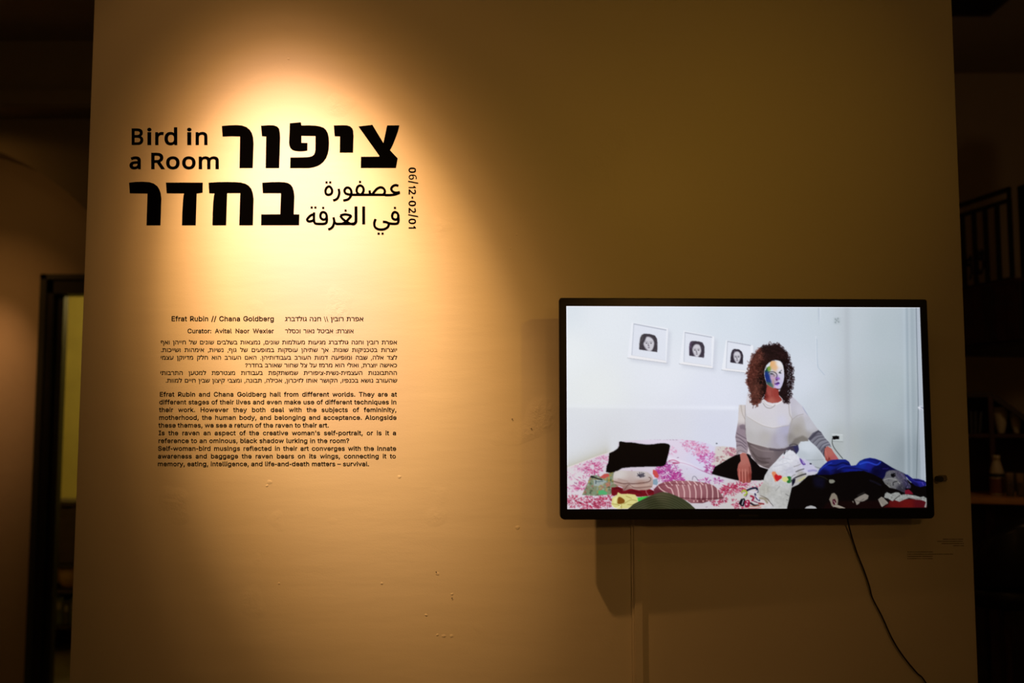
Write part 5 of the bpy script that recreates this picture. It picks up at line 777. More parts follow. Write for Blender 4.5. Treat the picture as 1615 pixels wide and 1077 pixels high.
fc = poly(ZI([(320,190),(350,165),(420,165),(520,165),(590,190),(620,240),(645,330),(660,420),(680,500),(668,600),(655,700),(640,760),(600,840),(560,895),(500,895),(440,870),(380,875),(310,840),(240,790),(215,740),(190,640),(165,540),(170,430),(230,330),(300,290)]),
     lerpc([(1217, 575, 'e2b484', 3.5), (1221, 580, 'e0b890', 3.5), (1229, 575, 'e6e4e6', 4), (1229, 585, 'dcd8e2', 3), (1232, 595, 'cfcde0', 4), (1229, 607, 'c8c4de', 4), (1217, 597, 'c4a8c0', 3), (1219, 605, 'b59ab8', 3), (1208, 595, '26448a', 3), (1207, 587, '2c5878', 3), (1210, 580, '7e9c44', 2.5), (1211, 605, '5e7c74', 3), (1225, 611, 'cdbce0', 3), (1216, 587, 'cfcfd6', 2.5), (1206, 600, '2c3c78', 2.5)]))
CLIP[0] = fc
poly(ZI([(110,440),(210,420),(250,470),(290,560),(330,680),(340,740),(230,760),(120,700)]), '1f3c84', .8, soft=.25)
poly(ZI([(120,360),(240,290),(250,430),(130,470)]), '1c5a44', .8, soft=.2); poly(ZI([(240,330),(310,310),(330,420),(270,440),(240,400)]), '86a44a', .85, soft=.25)
poly(ZI([(150,700),(340,740),(400,800),(390,900),(280,880),(180,800)]), '54736a', .8, soft=.2); line(ZI([(240, 790), (310, 840), (380, 878)]), .7, 'c8b878', .9)
line(ZI([(265, 462), (330, 450), (400, 452), (450, 475), (485, 520), (485, 580), (465, 610)]), 1.0, '2c2838'); line(ZI([(310, 500), (350, 492), (400, 515)]), 1.0, '24222e')
poly(ZI([(380,540),(430,530),(440,560),(400,570)]), '7c6a60', .8, soft=.15); ell(*ZI([(352, 505)])[0], 1.2, .9, '10101c')
line(ZI([(535, 470), (570, 440), (615, 405)]), .9, '565c60'); ell(*ZI([(572, 475)])[0], 1.7, 1.2, '2c3434', .9); line(ZI([(540, 480), (600, 490)]), .7, '5a5c6c', .8)
poly(ZI([(455,600),(500,590),(560,600),(570,650),(520,660),(490,690),(450,650)]), '8c5cb4', .8, soft=.2); poly(ZI([(450,640),(500,640),(500,685),(470,680)]), '54203c', .85, soft=.15)
poly(ZI([(500,520),(540,560),(540,640),(505,600)]), 'b89ad8', .7, soft=.2)
poly(ZI([(430,770),(480,735),(520,715),(550,730),(560,760),(500,790),(450,790)]), '5a3488'); poly(ZI([(450,775),(510,750),(555,765),(500,810),(460,800)]), '9a74cc', .9); line(ZI([(425, 765), (480, 765), (550, 745)]), .7, '3a1450')
line(ZI([(400, 640), (385, 740), (400, 830)]), 1.6, 'c8a878', .55)
CLIP[0] = None
line(ZI([(480, 900), (560, 905), (620, 840), (655, 740)]), 1.2, '120a10', .8)

# socket and cord on the wall
poly([(1311, 685.5), (1328, 686.5), (1328.5, 697), (1311.5, 696)], 'bfc6c8', .95); line([(1311, 685.5), (1328, 686.5)], .7, 'e8ecf0', .8, sm=False); line([(1311.5, 696.5), (1328.5, 697.5)], .8, '8a9090', .8, sm=False)
poly([(1311.5, 689), (1318, 688), (1322.5, 689), (1322.5, 693.5), (1313, 694)], '0c0c10'); line([(1311.8, 692), (1311.5, 700), (1315, 708), (1322, 717), (1328, 724)], .9, '2a2c2a')
# white shirt with a heart
sh = poly(ZE([(470,610),(490,540),(560,430),(640,350),(720,260),(770,215),(850,180),(900,215),(950,260),(985,300),(1060,310),(1110,350),(1180,390),(1240,460),(1225,500),(1170,550),(1080,545),(1040,600),(960,670),(880,710),(870,700),(855,790),(830,900),(810,1000),(740,1008),(450,1010),(480,975),(600,965),(520,880),(480,850),(400,820),(385,770),(420,690),(460,655)]), lerpc([(1225, 735, 'd3d4dc', 9), (1240, 725, 'd9dae2', 9), (1222, 755, 'c4c4c6', 9), (1222, 780, 'bcbcba', 9), (1240, 785, 'b6b6b4', 9), (1245, 745, 'c6c6d2', 8), (1270, 738, 'cdcbe0', 7), (1262, 752, 'aba8a2', 6), (1205, 772, 'b4b2ac', 7), (1205, 800, 'c4c4c8', 8)]))
CLIP[0] = sh
nz = fnoise(3.0, 5); IMG += ((nz - .5) * .10)[..., None] * sh[..., None]
poly(ZE([(585,510),(600,485),(640,490),(655,520),(690,545),(640,640)]), 'd8906c'); poly(ZE([(622,545),(650,520),(675,545),(705,538),(732,550),(728,580),(660,628),(632,590)]), 'c02c34')
poly(ZE([(735,575),(790,560),(815,580),(830,620),(790,635),(740,615)]), 'd3cf8c', .9, sm=True); poly(ZE([(805,560),(850,555),(866,600),(860,640),(815,650),(800,625),(825,600)]), '2f7c40', sm=True)
for st, c, wd in (([(930, 490), (990, 465), (1045, 450)], '3c3838', 1.2), ([(870, 620), (910, 580), (1000, 540), (1070, 520)], '2c2830', 2.0), ([(920, 610), (990, 590), (1040, 555)], 'b8b4ac', 2.2), ([(910, 640), (990, 610), (1070, 560)], 'c8c48c', 1.8), ([(900, 420), (960, 400), (1000, 380)], '8a8684', 1.0),
               ([(850, 640), (870, 560), (920, 530)], '8c8a88', 1.2), ([(990, 300), (1010, 360), (1040, 390)], '5c3a94', 2.2), ([(1010, 320), (1060, 380)], '7c5cb4', 1.6), ([(1130, 375), (1155, 380)], '1c1c34', 1.8), ([(1110, 480), (1180, 470), (1230, 480)], '8c84b8', 3.0), ([(870, 690), (900, 650), (960, 620)], 'b4b2ae', 2),
               ([(780, 210), (765, 240)], '17171f', 1.8), ([(800, 205), (820, 190)], '4c4c54', 1.4), ([(700, 690), (640, 760)], '9c9a9a', 1.0), ([(480, 850), (540, 900), (600, 965)], '3c3838', 1.3), ([(430, 830), (520, 870), (560, 930)], '7c7468', 2.4), ([(780, 800), (830, 830)], '6c6c6c', .8), ([(790, 880), (815, 890)], '6c6c6c', .8)):
    line(ZE(st), wd, c, .85)
poly(ZE([(870,640),(890,600),(925,590),(915,640),(875,700)]), '1c1c34'); poly(ZE([(735,280),(760,270),(765,295),(740,300)]), 'd8a8b4', .5, soft=.2)
for st in ([(700, 330), (760, 300), (850, 320)], [(620, 420), (700, 400), (820, 360)], [(560, 500), (600, 470)], [(700, 480), (820, 460), (880, 430)]): line(ZE(st), 1.4, 'b8bac6', .5)
CLIP[0] = None
poly(ZE([(950,240),(1000,120),(1020,80),(1120,60),(1180,110),(1280,230),(1340,350),(1300,440),(1240,460),(1110,350),(1060,310),(985,300)]), lerpc([(1270, 705, 'ccd3dc', 8), (1265, 720, 'bcc3cb', 8), (1290, 732, 'b4bac0', 7)]))
line(ZE([(1080, 325), (1200, 325), (1330, 315)]), .9, '9aa2a8', .8); line(ZE([(1200, 420), (1270, 440), (1300, 450)]), 1.4, '7a7c7c', .6)
poly(ZE([(985,300),(1060,310),(1110,350),(1180,390),(1240,460),(1200,520),(1100,500),(1040,440),(1000,360)]), 'bab8d0', .45, soft=.6)
line(ZE([(1000, 320), (1030, 380), (1060, 385)]), 1.8, '5c3a94', .85); ell(*ZE([(1140, 378)])[0], 1.6, 1, '1c1c34')
# small printed cloths at the lower left of the shirt
for st, c, wd in (([(165, 770), (200, 750), (235, 790), (200, 820)], 'a4b848', 2.6), ([(240, 750), (300, 725), (370, 720), (385, 770)], '20203c', 3.0), ([(280, 770), (340, 780), (380, 760)], 'd4d0dc', 2.6), ([(290, 830), (330, 850), (310, 890)], '982848', 3), ([(350, 800), (370, 860), (410, 890)], '2c2858', 2.4), ([(360, 830), (400, 880)], 'd8d4e0', 1.6), ([(240, 800), (220, 840)], '50305c', 1.0)):
    line(ZE(st), wd, c, .95)
poly(ZE([(118,930),(150,870),(200,860),(215,900),(190,975),(150,970)]), '12101e'); line(ZE([(165, 950), (185, 885)]), 1.1, 'd8d8e0'); line(ZE([(195, 970), (215, 910)]), 1.2, 'c8c4d4')
poly(ZE([(205,900),(260,885),(280,930),(260,985),(210,985),(200,940)]), '9c2c50', sm=True); ell(*ZE([(240, 910)])[0], 1.3, 1.2, 'dcc8d4'); ell(*ZE([(228, 945)])[0], 1.3, 1.4, 'dcc8d4')
for st, c, wd in (([(290, 930), (340, 960), (400, 960)], '2c1c24', 3), ([(280, 970), (350, 975), (430, 950)], 'b88070', 1.8), ([(400, 930), (470, 940)], '8c3038', 2.4), ([(420, 860), (480, 870), (520, 920)], '9c9484', 3.5), ([(330, 900), (380, 920)], '7c3c5c', 1.6), ([(250, 1000), (350, 1003), (430, 985)], 'c07c7c', 1.5)):
    line(ZE(st), wd, c, .9)
# blue jacket over the black heap
poly(ZE([(870,710),(960,670),(1040,600),(1100,545),(1200,530),(1436,400)]) + [(1460, 770), (1463, 806), (1238, 806)], '0a0708')
poly(ZF([(-250,520),(0,450),(300,410),(600,385),(900,400),(1100,480),(1230,600),(1480,655),(1480,900),(-250,900)]), '0a0708')
poly(ZF([(-200,1080),(-60,900),(200,880),(600,880),(800,870),(1600,860),(1600,1080)]), '1a0809', .9, soft=1.5)
bj = poly(ZF([(-230,480),(-190,400),(-120,330),(-60,280),(0,255),(120,245),(220,248),(270,280),(305,345),(380,335),(440,270),(520,235),(600,222),(680,235),(780,270),(860,320),(940,370),(1020,410),(1110,450),(1180,490),(1060,640),(820,560),(640,470),(500,420),(300,430),(150,450),(0,480)]), lerpc([(1305, 735, '1c2c8c', 8), (1325, 728, '1a2c84', 8), (1338, 733, '14206c', 5), (1360, 730, '1d3a9c', 8), (1375, 725, '18247e', 8), (1370, 735, '222a8c', 7), (1395, 738, '0c0c40', 8), (1340, 742, '182484', 7), (1300, 747, '0c0c44', 6), (1320, 748, '0a0a38', 6), (1380, 745, '0a0a34', 7), (1420, 748, '121440', 6)]))
CLIP[0] = bj
for st, c, wd in (([(-60, 330), (60, 340), (180, 300), (270, 330)], '0c1248', 2.6), ([(0, 420), (200, 380), (400, 390), (560, 420)], '0e1450', 2), ([(300, 345), (200, 350), (90, 400)], '4a5ccc', .9), ([(440, 320), (560, 290), (700, 330), (760, 290)], '3c5cd0', 2.2), ([(500, 260), (640, 250), (740, 290)], '101a60', 1.6), ([(800, 390), (880, 385)], '3a2a7c', 1.6), ([(-200, 440), (-120, 360), (0, 300)], '3450bc', 1.4), ([(380, 330), (440, 270), (520, 240)], '0c1450', 1.4), ([(640, 400), (700, 360), (860, 370)], '0a0c40', 3)):
    line(ZF(st), wd, c, .7)
CLIP[0] = None
poly(ZF([(1130,470),(1180,480),(1260,540),(1350,545),(1440,570),(1475,600),(1470,650),(1380,670),(1300,650),(1200,560)]), lerpc([(1435, 755, '1c1c6c', 6), (1450, 762, '2c2c88', 6), (1445, 766, '14144c', 5)])); line(ZF([(1230, 545), (1320, 590), (1430, 600)]), 1.2, '4444a4', .6); line(ZF([(1410, 600), (1430, 640)]), 1.2, '6c5cb0', .8); line(ZF([(1300, 560), (1400, 575), (1470, 600)]), 1.0, '080828', .9)
poly([(1280, 752), (1300, 753), (1298, 770), (1283, 768)], '131330', .8, soft=2)
line(ZF([(600, 570), (680, 600), (760, 640)]), 3, '1c1c30', .6)
wg = poly(ZF([(790,560),(830,510),(850,440),(900,415),(1000,410),(1060,430),(1120,460),(1160,520),(1190,590),(1235,650),(1225,690),(1150,690),(1140,760),(1090,740),(1000,700),(900,680),(830,620)]), lerpc([(1400, 752, '6a6a70', 5), (1410, 760, '7a7a7c', 6), (1420, 750, '585468', 6), (1430, 762, '44405c', 5), (1400, 765, '7e7e7c', 5), (1420, 772, '3c3a44', 5)]))
CLIP[0] = wg
poly(ZF([(920,470),(990,455),(1000,500),(960,525),(925,510)]), '0e0e14')
for i in range(150):
    x, y = ZF([(rs.uniform(790, 1240), rs.uniform(405, 770))])[0]; line([(x, y), (x + rs.uniform(-1, 1.5), y + rs.uniform(.5, 2.5))], rs.uniform(.4, .9), ['a0a09c', '3a3a44', '8c8c92', '24242e'][rs.randint(4)], .55)
for st, c in (([(820, 560), (900, 540), (1000, 560), (1060, 620)], '9a9a98'), ([(1080, 470), (1150, 560), (1180, 680)], '70688c'), ([(1140, 560), (1180, 620), (1140, 700)], '22203c'), ([(960, 640), (960, 600), (1020, 580)], '2c2c30')): line(ZF(st), 1.6, c, .8)
CLIP[0] = None
poly(ZF([(1140,720),(1200,705),(1250,750),(1270,780),(1140,780)]), '7a1830')
poly(ZF([(800,980),(880,930),(900,880),(1100,860),(1300,850),(1480,870),(1490,985)]), lerpc([(1410, 793, '641617', 8), (1430, 796, '6c1818', 8), (1450, 795, '58121c', 8), (1395, 798, '4a0e10', 6)]))
wm = poly(ZF([(815,830),(830,770),(860,750),(920,775),(1000,748),(1050,755),(1075,790),(1130,780),(1200,785),(1300,800),(1380,825),(1430,812),(1475,840),(1485,900),(1465,985),(1440,975),(1465,900),(1400,870),(1300,860),(1200,840),(1130,860),(1050,895),(980,870),(940,885),(880,850)]), '9a9c9a')
CLIP[0] = wm
for i in range(90): x, y = ZF([(rs.uniform(815, 1485), rs.uniform(750, 900))])[0]; ell(x, y, rs.uniform(.4, 1.1), rs.uniform(.4, .8), ['6c6a68', 'b8bcba', '54504c', 'c4c8c8'][rs.randint(4)], .6)
line(ZF([(1060, 800), (1000, 840), (960, 880)]), 1.2, '3c3838', .8); line(ZF([(1180, 830), (1280, 850), (1400, 850)]), 1.2, '6a6464', .7)
CLIP[0] = None
poly(ZF([(720,860),(770,820),(800,830),(875,910),(870,925),(830,940),(780,975),(765,960)]), '9a948c'); [line(ZF([(735 + i * 14, 870 + i * 17), (795 + i * 16, 838 + i * 20)]), .6, '4a4844', .8) for i in range(5)]
poly(ZF([(350,860),(430,810),(520,770),(575,800),(560,850),(500,885),(440,895),(420,925),(385,945),(370,900)]), '8d8780'); line(ZF([(370, 870), (430, 890), (500, 850)]), .7, '4c4844', .8); line(ZF([(400, 800), (510, 750)]), .7, '5c5854', .8)
poly(ZF([(318,885),(335,880),(345,915),(325,905)]), '7a746c')
poly(ZF([(-40,860),(0,770),(40,760),(80,800),(100,870),(90,940),(150,965),(215,995),(120,998),(50,975),(0,960),(-20,900)]), '8c8478'); poly(ZF([(10,860),(50,850),(70,900),(40,950),(15,920)]), '4a1024'); line(ZF([(30, 880), (60, 930)]), .8, 'c8c0b8'); line(ZF([(20, 970), (90, 960), (200, 992)]), 1.2, 'b4aca4', .8)
poly(ZF([(-35,560),(30,560),(50,585),(20,610),(-30,608)]), '8a8a80', sm=True); poly([(1267, 802), (1270, 799), (1277, 797), (1284, 799), (1287, 803)], 'b0b0b2', sm=False)
line(ZE([(1250, 545), (1330, 570), (1380, 600)]), .6, '6a6a40', .6)
IMG[:] = IMG - .42 * IMG * (1 - IMG) ** 2
for ch_ in range(3): IMG[..., ch_] = IMG[..., ch_] * .35 + soften(IMG[..., ch_], 1) * .65
# picture noise and the light seam of the panel's edge
IMG += (rs.randn(CH, CW, 1) * .006).astype(np.float32)
IMG = np.clip(IMG, 0, 1)
m = np.clip(1 - np.minimum(GX - (893.3 + (GY - 483) * .006), GY - 483.5) / 1.6, 0, 1); apply(full, m * (GY < 735), 'f4f2fc', .8)
IMG = np.clip(IMG, 0, 1)
LIN = np.where(IMG <= 0.04045, IMG / 12.92, ((IMG + 0.055) / 1.055) ** 2.4).astype(np.float32)
# ------------------------------------------------------------------ the television
PHI = math.radians(1.9); TVN = Vector((math.sin(PHI), -math.cos(PHI), 0)); TVU = Vector((math.cos(PHI), math.sin(PHI), 0))
TV0 = at(1175, 640, -0.100)
def tvl(px, py):
    p = hit(px, py, TV0, TVN) - TV0; return (p.dot(TVU), p.z)
def rect(a, b, c, d):
    a, b, c, d = tvl(*a), tvl(*b), tvl(*c), tvl(*d)
    return ((a[0] + d[0]) / 2, (b[0] + c[0]) / 2, (c[1] + d[1]) / 2, (a[1] + b[1]) / 2)
ou = rect((881.5, 470), (1463, 471.5), (1474, 817.5), (884, 820)); inn = rect((893, 483.2), (1453, 484), (1461, 801.5), (895, 803))
print('TV size', ou[1] - ou[0], ou[3] - ou[2], 'screen', inn[1] - inn[0], inn[3] - inn[2])
tv = empty('television', TV0, PHI, label='black-framed wall television showing a woman sitting on a bed', cat='television')
def rrect(x0, x1, z0, z1, rt, rb, n=5):
    out = []
    for cx, cz, a0, r in ((x1 - rt, z1 - rt, 0, rt), (x0 + rt, z1 - rt, 90, rt), (x0 + rb, z0 + rb, 180, rb), (x1 - rb, z0 + rb, 270, rb)):
        for i in range(n):
            a = math.radians(a0 + 90 * i / (n - 1)); out.append((cx + r * math.cos(a), cz + r * math.sin(a)))
    return out
def ring_frame(mb, outer, inner, y0, y1, ch=0.0025):
    n = len(outer); cxm = sum(p[0] for p in outer) / n; czm = sum(p[1] for p in outer) / n
    ins = [(x - ch * (1 if x > cxm else -1), z - ch * (1 if z > czm else -1)) for x, z in outer]
    lay = [[(x, y1, z) for x, z in outer], [(x, y0 + ch, z) for x, z in outer], [(x, y0, z) for x, z in ins], [(x, y0, z) for x, z in inner], [(x, y0 + 0.006, z) for x, z in inner]]
    vs_ = [v for l in lay for v in l]; fs = []
    for k in range(4):
        for j in range(n): fs.append((k * n + j, k * n + (j + 1) % n, (k + 1) * n + (j + 1) % n, (k + 1) * n + j))
    mb.add(vs_, fs)
fr = MB(); ring_frame(fr, rrect(*ou, 0.006, 0.012), rrect(*inn, 0.0005, 0.0005), 0.0, 0.026); fr.build('bezel', M['tvblk'], tv)
MB().prism(rrect(ou[0] + .001, ou[1] - .001, ou[2] + .001, ou[3] - .001, .006, .011), 0.020, 0.030).build('back_cover', M['tvback'], tv)
MB().prism(rrect(ou[0] + .13, ou[1] - .13, ou[2] + .08, ou[3] - .14, .03, .03), 0.030, 0.066).build('back_housing', M['tvback'], tv, bevel=0.004)
MB().box(((ou[0] + ou[1]) / 2, -0.0005, ou[2] + 0.009), (0.048, 0.001, 0.005)).build('badge', M['tvback'], tv)
br_ = MB().minmax((-.2, .064, -.12), (.2, .080, .12)).minmax((-.17, .076, -.17), (-.13, .084, .17)).minmax((.13, .076, -.17), (.17, .084, .17)).build('wall_bracket', M['iron'], tv)
# the lit panel: its vertices carry the picture
NX, NZ = 716, 405
uu, vv = np.meshgrid(np.linspace(0, 1, NX), np.linspace(0, 1, NZ))
co = np.stack([inn[0] + uu * (inn[1] - inn[0]), np.full_like(uu, 0.0035), inn[3] - vv * (inn[3] - inn[2])], -1).reshape(-1, 3)
px_ = (893 * (1 - vv) + 895 * vv) * (1 - uu) + (1453 * (1 - vv) + 1461 * vv) * uu; py_ = (483.2 * (1 - uu) + 484 * uu) * (1 - vv) + (803 * (1 - uu) + 801.5 * uu) * vv
gx = np.clip((px_ - PX0) * S - .5, 0, CW - 2); gy = np.clip((py_ - PY0) * S - .5, 0, CH - 2)
ix, iy = gx.astype(int), gy.astype(int); fx, fy = (gx - ix)[..., None], (gy - iy)[..., None]
cc = (LIN[iy, ix] * (1 - fx) + LIN[iy, ix + 1] * fx) * (1 - fy) + (LIN[iy + 1, ix] * (1 - fx) + LIN[iy + 1, ix + 1] * fx) * fy
q = (np.arange((NZ - 1) * NX).reshape(NZ - 1, NX)[:, :-1]).ravel()
faces = np.stack([q, q + NX, q + NX + 1, q + 1], 1).astype(np.int32)
me = bpy.data.meshes.new('screen'); me.vertices.add(NX * NZ); me.vertices.foreach_set('co', co.astype(np.float32).ravel())
me.loops.add(len(faces) * 4); me.loops.foreach_set('vertex_index', faces.ravel())
me.polygons.add(len(faces)); me.polygons.foreach_set('loop_start', np.arange(0, len(faces) * 4, 4, dtype=np.int32)); me.update(calc_edges=True)
at_ = me.color_attributes.new('picture', 'FLOAT_COLOR', 'POINT')
at_.data.foreach_set('color', np.concatenate([cc.reshape(-1, 3), np.ones((NX * NZ, 1))], 1).astype(np.float32).ravel())
sm_ = bpy.data.materials.new('lit_screen'); sm_.use_nodes = True; nt = sm_.node_tree; b_ = nt.nodes['Principled BSDF']
b_.inputs['Base Color'].default_value = (0.004, 0.004, 0.004, 1); b_.inputs['Roughness'].default_value = 0.35; b_.inputs['Specular IOR Level'].default_value = 0.2
an = nt.nodes.new('ShaderNodeAttribute'); an.attribute_name = 'picture'; nt.links.new(an.outputs['Color'], b_.inputs['Emission Color']); b_.inputs['Emission Strength'].default_value = 1.0
me.materials.append(sm_); so = bpy.data.objects.new('screen', me); COL.objects.link(so); so.parent = tv

# its cable, swinging down across the wall
def smooth3(pts, n=6):
    out = []
    for i in range(len(pts) - 1):
        a, b, c, d = [pts[max(0, min(len(pts) - 1, j))] for j in (i - 1, i, i + 1, i + 2)]
        for j in range(n):
            t = j / n; out.append(0.5 * ((2 * b) + (c - a) * t + (2 * a - 5 * b + 4 * c - d) * t * t + (3 * b - a - 3 * c + d) * t ** 3))
    return out + [pts[-1]]
cp = [at(1334, 790, -0.035), at(1337, 820, -0.025)] + [at(x, y, -0.009) for x, y in ((1343, 845), (1352, 873), (1362, 898), (1371, 924), (1376, 943), (1391, 972), (1405, 1003), (1417, 1024), (1430, 1042), (1446, 1061), (1461, 1078))]
last = cp[-1]; cp += [last + Vector((0.06, -0.001, -0.12)), Vector((last.x + 0.10, -0.012, 0.45)), Vector((last.x + 0.12, -0.02, 0.006))]
tag(MB().tube(smooth3(cp), 0.0019, 8).build('power_cable', M['cable'], smooth=True), 'thin black cable hanging from under the television and slanting right down the wall', 'cable')

# small fitting on the wall beside the television's right edge
c0 = at(1483, 754, 0)
wf = empty('wall_hook', c0, label='small dark wall fitting with a pale clip just right of the television', cat='wall fitting')
MB().box((0.004, -0.003, 0.0), (0.020, 0.006, 0.016)).build('plate', M['grey'], wf, bevel=0.001)
MB().tube([(-0.010, -0.004, -0.001), (-0.010, -0.028, -0.001)], 0.0075, 14).build('knob', M['doorgrey'], wf, bevel=0.001)
MB().tube([(0.006, -0.005, 0.004), (0.012, -0.010, 0.005), (0.013, -0.011, -0.003), (0.006, -0.006, -0.005)], 0.0012, 6).build('clip', M['grey'], wf)
# ------------------------------------------------------------------ the rooms around the partition
CZ = 3.75                                      # ceiling height
XL, XR = -5.2, 5.4; YB = 3.45; YA = 3.05
struct('floor', MB().minmax((XL, -5.0, -0.1), (XR, 9.0, 0.0)), M['floor'])
struct('ceiling', MB().minmax((XL, -5.0, CZ), (XR, 9.0, CZ + 0.1)), M['ceil'])
struct('wall_left', MB().minmax((XL - .2, -5.0, 0.0), (XL, 9.0, CZ)), M['back'])
struct('wall_right', MB().minmax((XR, -5.0, 0.0), (XR + .2, 9.0, CZ)), M['back'])
# back wall with its door opening
dl = at(70, 560, YB).x; dtop = at(70, 441, YB).z; dr = dl + 0.98
struct('wall_back', MB().minmax((XL, YB, 0), (dl, YB + .25, CZ)).minmax((dr, YB, 0), (XR, YB + .25, CZ)).minmax((dl, YB, dtop), (dr, YB + .25, CZ)), M['back'])
# arch in front of it, carried on piers (a segment is in view at the far left)
bz = at(60, 187, YA).z
A0, A1, A2 = at(2, 240, YA), at(66, 274, YA), at(130, 325, YA)
def circ(a, b, c):
    ax, az, bx, bz_, cx, cz = a.x, a.z, b.x, b.z, c.x, c.z
    d = 2 * (ax * (bz_ - cz) + bx * (cz - az) + cx * (az - bz_))
    ux = ((ax**2 + az**2) * (bz_ - cz) + (bx**2 + bz_**2) * (cz - az) + (cx**2 + cz**2) * (az - bz_)) / d
    uz = ((ax**2 + az**2) * (cx - bx) + (bx**2 + bz_**2) * (ax - cx) + (cx**2 + cz**2) * (bx - ax)) / d
    return ux, uz, math.hypot(ax - ux, az - uz)
ux, uz, ur = circ(A0, A1, A2); print('arch', ux, uz, ur, 'ceiling line', bz, 'door', dl, dtop)
am_ = MB(); N = 40; top = bz
th = [math.radians(8 + 164 * i / N) for i in range(N + 1)]
vf = []
for t in th: vf.append((ux + ur * math.cos(t), uz + ur * math.sin(t)))
vs_ = []; fs = []
for i, (x, z) in enumerate(vf):
    vs_ += [(x, YA, z), (x, YA, max(top, z + .02)), (x, YB, z), (x, YB, max(top, z + .02))]
for i in range(N):
    a = 4 * i; b = a + 4; fs += [(a, b, b + 1, a + 1), (a, a + 2, b + 2, b), (a + 2, a + 3, b + 3, b + 2), (a + 1, b + 1, b + 3, a + 3)]
am_.add(vs_, fs)
xa0, xa1 = vf[-1][0], vf[0][0]
am_.minmax((XL, YA, 0), (xa0, YB, top)).minmax((xa1, YA, 0), (xa1 + .5, YB, top))
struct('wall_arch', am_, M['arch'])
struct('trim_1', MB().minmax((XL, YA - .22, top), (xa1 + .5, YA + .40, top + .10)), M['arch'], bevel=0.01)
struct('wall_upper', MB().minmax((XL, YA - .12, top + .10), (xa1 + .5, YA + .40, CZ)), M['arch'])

# door frame and the room behind it
d_ = empty('door_1', (dl, YB, 0)); d_['kind'] = 'structure'
fw = 0.095
MB().minmax((-.03, -.035, 0), (0.012, .02, dtop + .03)).minmax((-.03, -.035, dtop - .005), (1.01, .02, dtop + .03)).build('architrave', M['doorgrey'], d_, bevel=.004)
MB().minmax((0.0, -.02, 0), (fw * .55, .12, dtop)).minmax((0.0, -.02, dtop - .09), (.98, .12, dtop)).minmax((.92, -.02, 0), (.98, .12, dtop)).build('door_frame', M['doorblk'], d_, bevel=.004)
MB().minmax((fw * .55, .02, 0), (fw, .09, dtop - .09)).build('door_stile', M['doorblk'], d_, bevel=.004)
struct('wall_hall', MB().minmax((-4.6, 6.4, 0), (-1.0, 6.6, CZ)).minmax((-4.6, YB + .25, 0), (-4.4, 6.4, CZ)).minmax((-1.2, YB + .25, 0), (-1.0, 6.4, CZ)), M['yellow'])
# dark shelf unit seen through the door
YS = 4.35; sl0 = at(70, 800, YS).x; sw_ = 0.95; dp = .36
zt_ = at(100, 791, YS).z; z1 = at(100, 833, YS).z; z2 = at(100, 890, YS).z; z3 = at(100, 931, YS).z; z4 = at(100, 987, YS).z
su = empty('shelf_unit', (sl0, YS, 0), label='dark open shelf unit standing behind the left doorway', cat='shelf unit')
MB().minmax((-.02, -.02, zt_ - .03), (sw_ + .02, dp, zt_)).build('top', M['dkwood'], su, bevel=.003)
for x in (0, sw_ - .03): MB().minmax((x, 0, 0), (x + .03, dp, zt_ - .03)).build('side_panel', M['dkwood'], su, bevel=.002)
MB().minmax((.03, dp - .02, 0), (sw_ - .03, dp, zt_ - .03)).build('back_panel', M['dkwood'], su)
for z in (z2, z3, z4): MB().minmax((.03, 0, z - .022), (sw_ - .03, dp - .02, z)).build('shelf', M['dkwood'], su, bevel=.002)
dw = MB().minmax((.035, -.012, z2 + .01), (sw_ - .035, .02, zt_ - .045)).build('drawer', M['dkwood'], su, bevel=.003)
kx = at(86, 866, YS - .02).x - sl0; kz = at(86, 866, YS - .02).z
MB().tube([(kx + .022 * math.cos(a * math.pi / 8), -.022, kz + .022 * math.sin(a * math.pi / 8)) for a in range(17)], .004, 6).build('ring_pull', M['grey'], dw)
bx = at(105, 925, YS + .12).x; bh = z2 - z3 - .03
bo = empty('bowl', (bx, YS + .17, z3 + .0005), label='amber bowl glinting on the upper shelf behind the left doorway', cat='bowl')
MB().lathe([(0, 0), (.05, 0), (.055, .008), (.09, bh * .35), (.108, bh * .93), (.101, bh * .93), (.084, bh * .38), (.03, .02), (0, .02)], n=28).build('body', M['amber'], bo, smooth=True)
x = at(82, 960, YS).x
for i, (w_, h_, m_, lb) in enumerate(((.055, .9, 'bookg', 'leftmost upright green-grey box file on the lower shelf behind the doorway'), (.04, .78, 'bookd', 'dark thin box file between two others on the doorway shelf'), (.06, .88, 'bookg', 'second green-grey box file on the doorway shelf, right of the dark one'), (.045, .8, 'bookb', 'brown box file at the right end of the row behind the doorway'))):
    e = empty('box_file', (x + w_ / 2, YS + .14, z4 + .0005), label=lb, cat='box file', group='box files on the lower shelf behind the doorway')
    hh = (z3 - z4 - .03) * h_
    MB().minmax((-w_ / 2, -.10, 0), (w_ / 2, .10, hh)).build('case', M[m_], e, bevel=.002)
    MB().minmax((-w_ * .3, -.103, hh * .55), (w_ * .3, -.0995, hh * .8)).build('spine_label', M['grey'], e)
    x += w_ + .006

